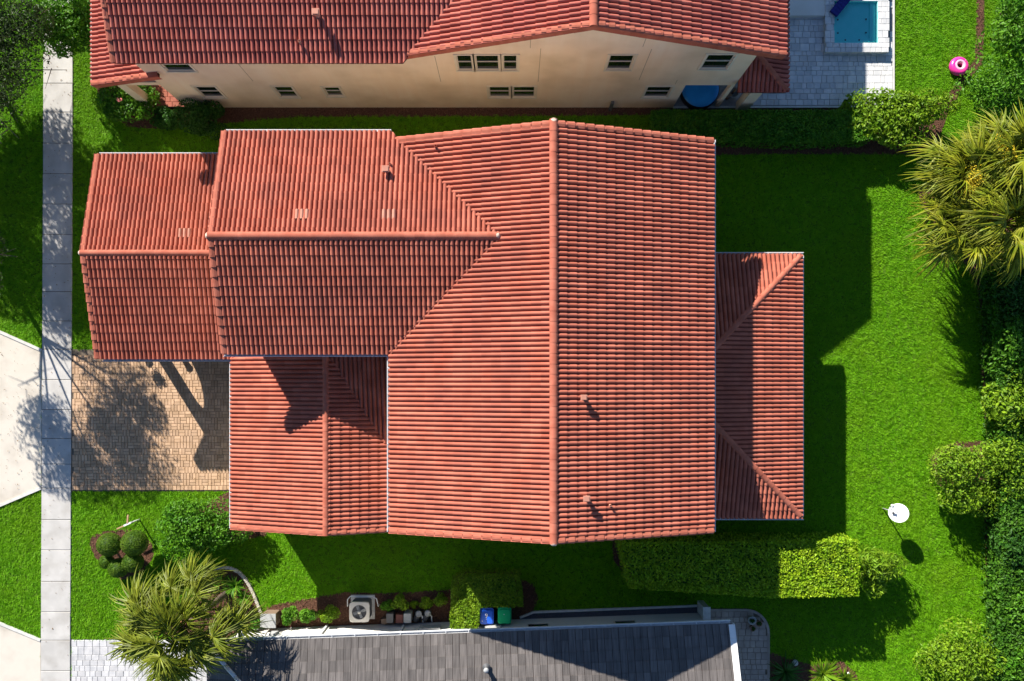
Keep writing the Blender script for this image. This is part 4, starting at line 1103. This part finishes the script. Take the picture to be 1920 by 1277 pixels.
# ------------------------------------------------------------------ fan palms
def frond_mesh(name, lp, rf, n, material, seed, spread=135, droop=.5):
    rd = random.Random(seed); mb = MB()
    mb.tube([(0, 0, 0), (lp * .5, 0, lp * .05), (lp, 0, 0)], [.028, .02, .014], 5)
    for k in range(n):
        ph = R(-spread + 2 * spread * (k + .5) / n) + rd.uniform(-.05, .05)
        L = rf * (.62 + .38 * math.cos(ph * .55)) * rd.uniform(.85, 1.1); w = .033 * rd.uniform(.8, 1.25)
        dx, dy = math.cos(ph), math.sin(ph); sx, sy = -dy, dx; bend = rd.uniform(-.7, .7); dr = droop * rd.uniform(.4, 1.7)
        rows = []
        for t, ww in ((.04, .5), (.35, 1.0), (.65, .7), (.88, .35), (1.0, .04)):
            x = lp + L * t * dx + sx * bend * L * t * t * .5; y = L * t * dy + sy * bend * L * t * t * .5
            z = .10 * L * math.sin(t * 2.0) - dr * L * t ** 2.2 + (.02 if k % 2 else -.02)
            rows.append(((x - sx * w * ww, y - sy * w * ww, z - .012 * ww), (x, y, z + .018 * ww), (x + sx * w * ww, y + sy * w * ww, z - .012 * ww)))
        vs = [p for r_ in rows for p in r_]
        mb.add(vs, [(3*i + j, 3*i + j + 1, 3*i + j + 4, 3*i + j + 3) for i in range(4) for j in range(2)])
    me = bpy.data.meshes.new(name); me.from_pydata(mb.v, [], mb.f); me.materials.append(material); me.update()
    return me
def palm(label, base, heads, material, n, lp, rf, seed, flowers=()):
    b = Vector(base); root = thing('fan_palm', (b.x, b.y, 0), label, 'palm')
    ms = [frond_mesh('frond', lp * f, rf * g_, 44, material, seed + i, spread=160, droop=.8) for i, (f, g_) in enumerate(((1.0, 1.0), (.72, .9), (1.2, 1.05), (.5, .85), (.9, 1.1)))]
    rd = random.Random(seed); back = -org(root)
    for hd in heads:
        c = Vector(hd[:3]); k_ = hd[3] if len(hd) > 3 else 1.0
        tm = MB(); tm.tube([(b.x, b.y, -.05), tuple(b.lerp(c, .5) + Vector((0, 0, .1))), (c.x, c.y, c.z - .1)], [.16, .13, .11], 9); tm.build('trunk', BARK, root)
        MB().lathe([(.001, -.35), (.16, -.25), (.2, -.05), (.12, .1), (.001, .16)], c, 10).build('crownshaft', FIBRE, root)
        fm = MB()
        for q in range(16):
            a = rd.uniform(0, 6.28); e = rd.uniform(.1, .9)
            d = Vector((math.cos(a) * math.cos(e), math.sin(a) * math.cos(e), math.sin(e)))
            fm.tube([tuple(c + d * .1), tuple(c + d * rd.uniform(.3, .5))], [.03, .012], 4)
        fm.build('leaf_bases', FIBRE, root)
        m = int(n * k_)
        for i in range(m):
            az = i * 2.39996 + rd.uniform(-.5, .5); f = (i + .5) / m; el = R(68 - 88 * f + rd.uniform(-16, 16))
            o = bpy.data.objects.new('frond', ms[rd.randrange(5)]); link(o, root); sc_ = rd.uniform(.85, 1.12) * (.8 + .2 * k_)
            M = Matrix.Rotation(az, 4, 'Z') @ Matrix.Rotation(-el, 4, 'Y') @ Matrix.Rotation(rd.uniform(-.35, .35), 4, 'X') @ Matrix.Scale(sc_, 4)
            o.matrix_basis = Matrix.Translation(c + back) @ M
    for f in flowers:
        c = Vector(f); n_ = 900; d = rng.normal(0, 1, (n_, 3)); q = np.array(c) + np.array([0, 0, .25]) + d * np.array([.16, .2, .1])
        leaf_mesh_obj('flower_cluster', q, d, (.05, .11), .5, FLOWER, root, .8)['kind'] = 'stuff'
    return root
palm('fan palm with a reddish heart beside the bottom left pale driveway', P(427, 1112), [tuple(P(345, 1172, 4.3))], L_PALM, 46, 1.75, .98, 11)
palm('yellow-flowered clump of fan palms at the right side of the lawn', P(1760, 400), [(*P(1800, 335, 3.3), 1.0), (*P(1885, 300, 4.0), 1.0), (*P(1880, 420, 3.7), 1.0), (*P(1800, 430, 2.7), .7)], L_PALM2, 30, 1.15, .95, 31,
     flowers=[tuple(P(u, v, z)) for u, v, z in ((1862, 270, 4.0), (1860, 322, 4.0), (1828, 332, 3.9), (1812, 360, 3.7), (1820, 385, 3.4), (1842, 408, 3.6), (1880, 295, 4.3))])

# ------------------------------------------------------------------ things in the gardens
# satellite dish
q = P(1655, 953); dish = thing('satellite_dish', (q.x, q.y, 0), 'white satellite dish on a thin pole standing on the lawn', 'satellite dish')
MB().tube([(q.x, q.y, -.05), (q.x, q.y, .95), (q.x + .1, q.y - .02, 1.05)], .028, 8).build('pole', GREYM, dish)
nd = Vector((-.30, .22, .93)).normalized(); dc = Vector((q.x + .13, q.y - .03, 1.12)); rd_ = .40
MB().lathe([(.001, 0), (rd_ * .5, .022), (rd_ * .85, .065), (rd_, .095), (rd_ * 1.01, .09), (rd_ * .85, .05), (rd_ * .5, .005), (.001, -.02)], dc, 28, nd).build('reflector', WHITEP, dish)
lx = nd.cross(Vector((0, 0, 1))).cross(nd).normalized()
tip = dc + nd * .42 + Vector((-.30, .30, -.08))
MB().tube([tuple(dc - lx * .38 + nd * .05), tuple(tip)], .014, 6).build('arm', GREYM, dish)
MB().tube([tuple(tip), tuple(tip + (dc - tip).normalized() * .12)], [.045, .06], 10).build('receiver', WHITEP, dish)
MB().box(tuple(dc - nd * .06), (.16, .16, .1)).build('bracket', GREYM, dish)
MB().lathe([(.001, .01), (.05, .02), (.055, .05), (.001, .055)], dc + nd * .01 + Vector((-.22, 0, .0)), 10, nd).build('hub', DARKM, dish)
# pink ring float
q = P(1797, 125, .14); ring = thing('pool_ring', (q.x, q.y, 0), 'pink inflatable swim ring lying on the grass near the top right', 'swim ring')
def torus(c, Rm, rm, n=32, m=14, tilt=(0, 0, 1)):
    mb = MB(); M = Vector((0, 0, 1)).rotation_difference(Vector(tilt)).to_matrix(); vs = []
    for i in range(n):
        a = 2 * math.pi * i / n
        for j in range(m):
            b = 2 * math.pi * j / m; r = Rm + rm * math.cos(b)
            vs.append(M @ Vector((r * math.cos(a), r * math.sin(a), rm * math.sin(b))) + Vector(c))
    return mb.add(vs, [(i * m + j, ((i + 1) % n) * m + j, ((i + 1) % n) * m + (j + 1) % m, i * m + (j + 1) % m) for i in range(n) for j in range(m)], True)
torus((q.x, q.y, .17), .27, .15, tilt=(.02, .06, 1)).build('tube', PINK, ring)
torus((q.x, q.y + .01, .255), .19, .075, tilt=(.02, .06, 1)).build('inner_band', PALEPINK, ring)
MB().tube([(q.x + .2, q.y + .2, .26), (q.x + .22, q.y + .22, .32)], .015, 6).build('valve', PALEPINK, ring)
# post with short arms
q = P(262, 974); sp = thing('garden_post', (q.x, q.y, 0), 'short post with white and wooden arms standing above the topiary bed', 'post')
MB().tube([(q.x, q.y, -.05), (q.x, q.y, .85)], .035, 8).build('post', WHITEP, sp)
MB().box((q.x - .14, q.y - .06, .80), (.34, .07, .06), R(24)).build('arm', WHITEP, sp)
MB().box((q.x - .45, q.y - .20, .80), (.32, .06, .05), R(24)).build('arm', WOOD, sp)
MB().box((q.x - .12, q.y + .16, .82), (.06, .36, .05), R(-5)).build('arm', WOOD, sp)
# potted plants by the porch
for (u, v, h, r, lab) in ((270, 664, .95, .2, 'potted round shrub at the front of the arched porch'), (345, 673, .36, .09, 'small potted plant under the porch eave near the garage wing')):
    q = P(u, v); pt = thing('potted_plant', (q.x, q.y, 0), lab, 'potted plant', 'potted plants at the porch')
    MB().lathe([(.001, 0.05), (.11, .05), (.14, .3), (.16, .32), (.14, .33), (.12, .29), (.001, .28)], (q.x, q.y, 0), 14).build('pot', TERRAP, pt)
    p_b, nn = blob_points(700, (q.x, q.y, h * .66), (r * 1.2, r * 1.2, h * .36), 8, .5); leaf_mesh_obj('foliage', p_b, nn, (.05, .1), .5, L_DARK, pt)
    MB().tube([(q.x, q.y, .25), (q.x, q.y, h - r)], .018, 6).build('stem', BARK, pt)
# pots on the patio
for (u, v, r, h, m_, lab) in ((1410, 1163, .17, .34, STONEP, 'largest grey stone pot on the paver patio'), (1423, 1169, .13, .26, TERRAP, 'dark pot at the right of the three patio pots'), (1411, 1178, .12, .24, TERRAP, 'smallest pot below the other two on the patio')):
    q = P(u, v, h); pt = thing('plant_pot', (q.x, q.y, .05), lab, 'pot', 'pots on the patio')
    MB().lathe([(.001, 0.0), (r * .7, 0), (r, h * .95), (r * 1.08, h), (r * .9, h), (r * .82, h * .85), (.001, h * .84)], (q.x, q.y, .05), 16).build('pot', m_, pt)
    p_b, nn = blob_points(260, (q.x, q.y, h + .02), (r * .8, r * .8, .1), 6, .5); leaf_mesh_obj('foliage', p_b, nn, (.03, .07), .5, L_DARK, pt)
q = P(1489, 1241); st = tag(MB().lathe([(.001, 0), (.09, .02), (.14, .1), (.11, .2), (.05, .25), (.001, .26)], (0, 0, 0), 12).build('garden_globe', STONEP), 'round pale stone globe in the mulch by the patio', 'garden ornament'); st.location = (q.x, q.y, 0)
q = P(1590, 1262); st = tag(MB().lathe([(.001, 0), (.05, .02), (.07, .06), (.04, .11), (.001, .12)], (0, 0, 0), 10).build('white_stone', WHITEP), 'small white stone in the mulch by the ferny plants', 'stone'); st.location = (q.x, q.y, 0)

# air conditioner
q = P(677, 1143, .45); ac = thing('air_conditioner', (q.x, q.y, 0), 'square beige air conditioner with round fan grille beside the white wall', 'air conditioner')
MB().box((q.x, q.y, .03), (1.05, 1.05, .08)).build('pad', KERB, ac)
MB().rbox((q.x, q.y, .42), (.80, .80, .70), .10).build('body', DARKM, ac)
tpm = MB(); rr = .31; n = 32
for k in range(n):
    a0, a1 = 2 * math.pi * k / n, 2 * math.pi * (k + 1) / n
    def sq(a): 
        m_ = max(abs(math.cos(a)), abs(math.sin(a))); c_ = .43 / m_
        return (c_ * math.cos(a), c_ * math.sin(a)) if m_ > .76 else (math.cos(a) * .56, math.sin(a) * .56)
    i0, i1, o0, o1 = (rr * math.cos(a0), rr * math.sin(a0)), (rr * math.cos(a1), rr * math.sin(a1)), sq(a0), sq(a1)
    for A_, B_, z in ((i0, i1, .86),): 
        tpm.add([(q.x + i0[0], q.y + i0[1], .86), (q.x + i1[0], q.y + i1[1], .86), (q.x + o1[0], q.y + o1[1], .845), (q.x + o0[0], q.y + o0[1], .845), (q.x + i0[0], q.y + i0[1], .79), (q.x + i1[0], q.y + i1[1], .79), (q.x + o1[0], q.y + o1[1], .72), (q.x + o0[0], q.y + o0[1], .72)],
                [(0, 3, 2, 1), (0, 1, 5, 4), (3, 7, 6, 2)])
tpm.build('top_cover', BEIGEM, ac)
for k in range(4):
    a = R(90 * k + 20); MB().box((q.x + .15 * math.cos(a), q.y + .15 * math.sin(a), .80), (.26, .13, .012), m=Matrix.Rotation(a, 4, 'Z') @ Matrix.Rotation(R(18), 4, 'X')).build('fan_blade', GREYM, ac)
gr = MB()
for r_ in (.10, .155, .21, .265): gr.v and None; t_ = torus((q.x, q.y, .865), r_, .006, 24, 5); gr.add(t_.v, t_.f, True)
for k in range(8): 
    a = R(45 * k); gr.tube([(q.x + .06 * math.cos(a), q.y + .06 * math.sin(a), .87), (q.x + .31 * math.cos(a), q.y + .31 * math.sin(a), .865)], .005, 4)
gr.build('grille', DARKM, ac)
MB().lathe([(.001, .89), (.07, .885), (.075, .87), (.001, .865)], (q.x, q.y, 0), 14).build('hub', BEIGEM, ac)
MB().tube([(q.x - .62, q.y + .1, .3), (q.x - .60, q.y + .42, .4), (q.x - .48, q.y + .56, .42), (q.x + .48, q.y + .56, .42), (q.x + .66, q.y + .46, .4), (q.x + .72, q.y + .1, .3)], .022, 8).build('guard_rail', WHITEP, ac)
for sx in (-.62, .72): MB().tube([(q.x + sx, q.y + .1, -.02), (q.x + sx, q.y + .1, .3)], .02, 6).build('guard_leg', WHITEP, ac)

# bins
def bin_(label, u, v, body, text, mark):
    q = P(u, v, 1.0); b = thing('wheeled_bin', (q.x, q.y, 0), label, 'bin', 'bins beside the low hedge'); w, d, h = .56, .70, 1.0
    MB().rbox((q.x, q.y, .50), (w * .86, d * .84, .92), .06, top=1.14).build('body', body, b)
    lid = MB(); lid.rbox((q.x, q.y, 1.0), (w * 1.04, d * 1.0, .05), .09, n=5, top=.985); lid.rbox((q.x, q.y - .02, 1.04), (w * .92, d * .86, .035), .09, n=5, top=.93)
    lo_ = lid.build('lid', body, b)
    MB().tube([(q.x - w * .45, q.y - d * .53, .95), (q.x + w * .45, q.y - d * .53, .95)], .018, 8).build('handle', BLACKP, b)
    for s_ in (-1, 1): MB().lathe([(.001, -.03), (.10, -.03), (.11, 0), (.10, .03), (.001, .03)], (q.x + s_ * w * .5, q.y - d * .40, .11), 14, (1, 0, 0)).build('wheel', BLACKP, b)
    return b, lo_, q
b1, l1, q1 = bin_('blue wheeled bin with white lettering on its lid', 913, 1155, BLUEB, None, True)
b2, l2, q2 = bin_('green wheeled bin to the right of the blue bin', 946, 1154, GREENB, None, False)
def lettering(txt, loc, size, rz, parent, material, name='lettering'):
    cu = bpy.data.curves.new(name, 'FONT'); cu.body = txt; cu.size = size; cu.extrude = .002; cu.align_x = 'CENTER'; cu.align_y = 'CENTER'
    o = bpy.data.objects.new(name, cu); col.objects.link(o)
    dg = bpy.context.evaluated_depsgraph_get(); me = bpy.data.meshes.new_from_object(o.evaluated_get(dg)); bpy.data.objects.remove(o)
    me.materials.clear(); me.materials.append(material)
    t = link(bpy.data.objects.new(name, me), parent); t.location = Vector(loc) - org(parent); t.rotation_euler = (0, 0, rz)
    return t
lettering('9', (q1.x - .02, q1.y + .02, 1.062), .26, 0, l1, WHITEP)
lettering('-', (q1.x - .02, q1.y - .10, 1.062), .18, 0, l1, WHITEP)
MB().box((q1.x - .2, q1.y - .2, 1.062), (.035, .035, .004)).build('sticker', WHITEP, l1)
MB().box((q2.x - .02, q2.y + .06, 1.062), (.04, .04, .004)).build('sticker', WHITEP, l2)

# equipment boxes by the wall
for (u, v, w, d, h, m_, lab) in ((720, 1165, .24, .24, .3, BROWNB, 'small brown box leftmost of the equipment row by the white wall'),
        (731, 1159, .30, .42, .55, DARKM, 'black equipment box with rounded edges by the white wall'),
        (749, 1160, .30, .38, .5, MAROON, 'maroon equipment box between a black box and a grey box'),
        (764, 1159, .32, .42, .55, GREYM, 'grey equipment box beside the pumps')):
    q = P(u, v, h); e = thing('equipment_box', (q.x, q.y, 0), lab, 'equipment box', 'equipment row by the white wall')
    MB().rbox((q.x, q.y, h / 2), (w, d, h), .04).build('case', m_, e)
    MB().rbox((q.x, q.y, h + .02), (w * 1.06, d * 1.04, .045), .045, top=.92).build('lid', m_, e)
for k, (u, v, lab) in enumerate(((781, 1158, 'dark pool pump with angled motor left of its twin'), (798, 1157, 'dark pool pump nearest the low hedge'))):
    q = P(u, v, .35); e = thing('pool_pump', (q.x, q.y, 0), lab, 'pump', 'equipment row by the white wall')
    MB().tube([(q.x - .1, q.y - .18, .2), (q.x + .08, q.y + .12, .22)], .12, 12).build('motor', DARKM, e)
    MB().lathe([(.001, .05), (.13, .05), (.13, .36), (.15, .37), (.13, .42), (.001, .44)], (q.x + .1, q.y + .17, 0), 14).build('strainer_pot', GREYM, e)
    MB().tube([(q.x + .1, q.y + .17, .3), (q.x + .25, q.y + .02, .3), (q.x + .25, q.y - .25, .15), (q.x + .25, q.y - .3, -.02)], .03, 7).build('pipe', WHITEP, e)
    MB().box((q.x, q.y - .02, .04), (.3, .5, .08)).build('base', BLACKP, e)
q = P(507, 1160, .4); e = thing('utility_cabinet', (q.x, q.y, 0), 'grey-brown utility cabinet at the left end of the white wall', 'utility cabinet')
MB().rbox((q.x, q.y, .35), (.6, .55, .7), .03).build('case', BROWNB, e); MB().box((q.x, q.y, .72), (.66, .6, .04)).build('lid', GREYM, e)

# ------------------------------------------------------------------ pool corner
sh_ = .34
c0, c1 = P(1547, 98, sh_), P(1668, -60, sh_); i0, i1 = P(1565, 80, sh_), P(1646, 2, sh_)
spa = thing('spa', ((c0.x + c1.x) / 2, c0.y + 2, .06), 'raised square spa with turquoise water on the marble deck', 'spa')
sm = MB(); zt = sh_ - .05
sm.span((c0.x + .04, c0.y + .04, .06), (i0.x - .01, c1.y, zt)).span((i1.x + .01, c0.y + .04, .06), (c1.x - .04, c1.y, zt)).span((i0.x - .009, c0.y + .041, .06), (i1.x + .009, i0.y - .01, zt)).span((i0.x - .009, i1.y + .01, .06), (i1.x + .009, c1.y, zt))
sm.build('wall', MARBLE, spa)
bz0 = .09
bs_ = MB(); bs_.span((i0.x - .005, i0.y - .005, bz0 - .02), (i1.x + .005, i1.y + .005, bz0))
for (a, b) in (((i0.x - .008, i0.y - .008), (i0.x, i1.y + .008)), ((i1.x, i0.y - .008), (i1.x + .008, i1.y + .008)), ((i0.x, i0.y - .008), (i1.x, i0.y)), ((i0.x, i1.y), (i1.x, i1.y + .008))):
    bs_.span((a[0], a[1], bz0), (b[0], b[1], sh_ - .02))
bs_.build('basin', PLASTER, spa)
bw = .27
MB().span((i0.x + .002, i0.y + .002, bz0), (i0.x + bw, i1.y - .002, .165)).span((i1.x - bw, i0.y + .002, bz0), (i1.x - .002, i1.y - .002, .165)).span((i0.x + bw + .001, i0.y + .002, bz0), (i1.x - bw - .001, i0.y + bw, .164)).build('bench', PLASTER, spa)
cop = []
MBW = MB().add([(i0.x + .001, i0.y + .001, sh_ - .09), (i1.x - .001, i0.y + .001, sh_ - .09), (i1.x - .001, i1.y - .001, sh_ - .09), (i0.x + .001, i1.y - .001, sh_ - .09)], [(0, 1, 2, 3)])
MBW.build('water', WATER, spa)
for (x0_, x1_, y0_, y1_) in ((c0.x, c1.x, c0.y, i0.y), (c0.x, c1.x, i1.y, c1.y), (c0.x, i0.x, i0.y, i1.y), (i1.x, c1.x, i0.y, i1.y)):
    cop += coursed(x0_, x1_, y0_, y1_, (0.22, .3), .22, .34, gap=.01)
pieces(spa, 'coping_stone', cop, zt, MARBLE, thick=.05, cap=300)
for (u, v) in ((1571, 37), (1571, 62), (1624, 36), (1624, 61), (1585, 75), (1611, 75)):
    q = P(u, v, .17); MB().lathe([(.001, .16), (.04, .16), (.035, .175), (.001, .175)], (q.x, q.y, 0), 10).build('jet', DARKM, spa)
a, b = P(1562, 27, .4), P(1600, -20, .4); d = (b - a).normalized(); m_ = (a + b) / 2; L = (b - a).length; an = math.atan2(d.y, d.x)
lg = thing('lounge_cushion', (m_.x, m_.y, .36), 'navy slatted lounge cushion lying across the corner of the spa', 'cushion')
for k in range(9):
    c = a + d * (L * (k + .5) / 9); MB().rbox((c.x, c.y, .43), (L / 9 * .93, .40, .12), .03, an, 2).build('roll', NAVY, lg)
a, b = P(1440, 29, .3), P(1548, -80, .3)
pl = tag(MB().span((a.x, a.y, .05), (b.x, b.y, .30)).build('plaster_ledge', WHITE), 'smooth pale plaster ledge beside the spa', 'ledge')
# blue round cover, hose reel
q = P(1313, 166, .5); bc = thing('round_pool', (q.x, q.y, .06), 'round wading pool with taut blue cover in the alcove', 'wading pool')
MB().lathe([(.80, .0), (.84, .25), (.84, .42), (.80, .45), (.78, .43)], (q.x, q.y, .06), 32).build('rim', BLACKP, bc)
cv = MB(); cv.lathe([(.001, .40), (.3, .41), (.6, .43), (.80, .46), (.82, .40)], (q.x, q.y, .06), 32); cv.build('cover', BLUEC, bc)
q = P(1377, 170, .35); hr = thing('hose_reel', (q.x, q.y, .06), 'grey coiled garden hose beside the blue covered pool', 'hose')
for k in range(4): torus((q.x + random.uniform(-.02, .02), q.y + random.uniform(-.02, .02), .1 + k * .05), .30 - (k % 2) * .05, .028, 26, 7).build('coil', GREYM, hr)
MB().tube([(q.x, q.y, .06), (q.x, q.y, .5)], .05, 8).build('spindle', BROWNB, hr)
MB().tube([(q.x + .3, q.y, .3), (q.x + .36, q.y + .25, .9), (q.x + .30, q.y + .5, 1.2)], .025, 7).build('hose_end', GREYM, hr)
q = P(1364, 178, .2); tag(MB().rbox((q.x, q.y, .2), (.25, .3, .28), .04, .5).build('storage_box', BROWNB), 'small brown box beside the coiled hose', 'box')

# ------------------------------------------------------------------ fallen leaves on the paving
DEAD = mat('dead_leaf', (0.16, 0.08, 0.03), (0.26, 0.16, 0.06), scale=9, rough=1.0, rand=0.4)
fl = []
for (u0, v0, u1, v1, n_) in ((84, 0, 136, 655, 160), (0, 650, 76, 920, 90), (136, 660, 436, 918, 220), (80, 655, 134, 1277, 70), (1405, 174, 1670, 198, 30)):
    a, b = P(u0, v0), P(u1, v1); m_ = rng.uniform((min(a.x, b.x), min(a.y, b.y)), (max(a.x, b.x), max(a.y, b.y)), (n_, 2)); fl.append(m_)
fl = np.concatenate(fl); lf = leaf_mesh_obj('fallen_leaves', np.c_[fl, np.full(len(fl), .068)], np.tile((0, 0, 1.0), (len(fl), 1)), (.03, .075), .5, DEAD, None, tilt=.25)
tag(lf, 'scattered brown fallen leaves on the sidewalk and driveway', 'leaves', kind='stuff')
# ------------------------------------------------------------------ grass
lo, hi = np.array((-23.6, -14.0)), np.array((23.6, 17.8))
NCL = int((hi - lo).prod() * 230)
q = rng.uniform(lo, hi, (NCL, 2)); keep = np.ones(len(q), bool)
for pg in NO_GRASS: keep &= ~inside(q, pg)
q = q[keep]
PER = 7
c = np.repeat(q, PER, 0); n = len(c); az = rng.uniform(0, 2 * np.pi, n); rr = rng.random(n) ** .5 * .07
base = np.c_[c[:, 0] + np.cos(az) * rr, c[:, 1] + np.sin(az) * rr, np.zeros(n)]
cl_az = np.repeat(rng.uniform(0, 2 * np.pi, len(q)), PER)
a2 = cl_az + rng.normal(0, .9, n); L = rng.uniform(.06, .13, n); el = rng.uniform(.15, .85, n)
d = np.c_[np.cos(a2) * np.cos(el), np.sin(a2) * np.cos(el), np.sin(el)]
s = np.c_[-np.sin(a2), np.cos(a2), np.zeros(n)]; W = rng.uniform(.011, .020, n)
s = s * W[:, None]
V = np.stack([base - s, base + s, base + d * L[:, None]], 1).reshape(-1, 3)
gr_ = arr_obj('grass', V, np.arange(n * 3).reshape(n, 3), GRASS)
tag(gr_, 'short green turf covering the lawns', 'grass', kind='stuff')
print('grass blades', n, 'tris total', sum(sum(len(p.vertices) - 2 for p in o.data.polygons) for o in sc.objects if o.type == 'MESH' and len(o.data.polygons) < 5000))
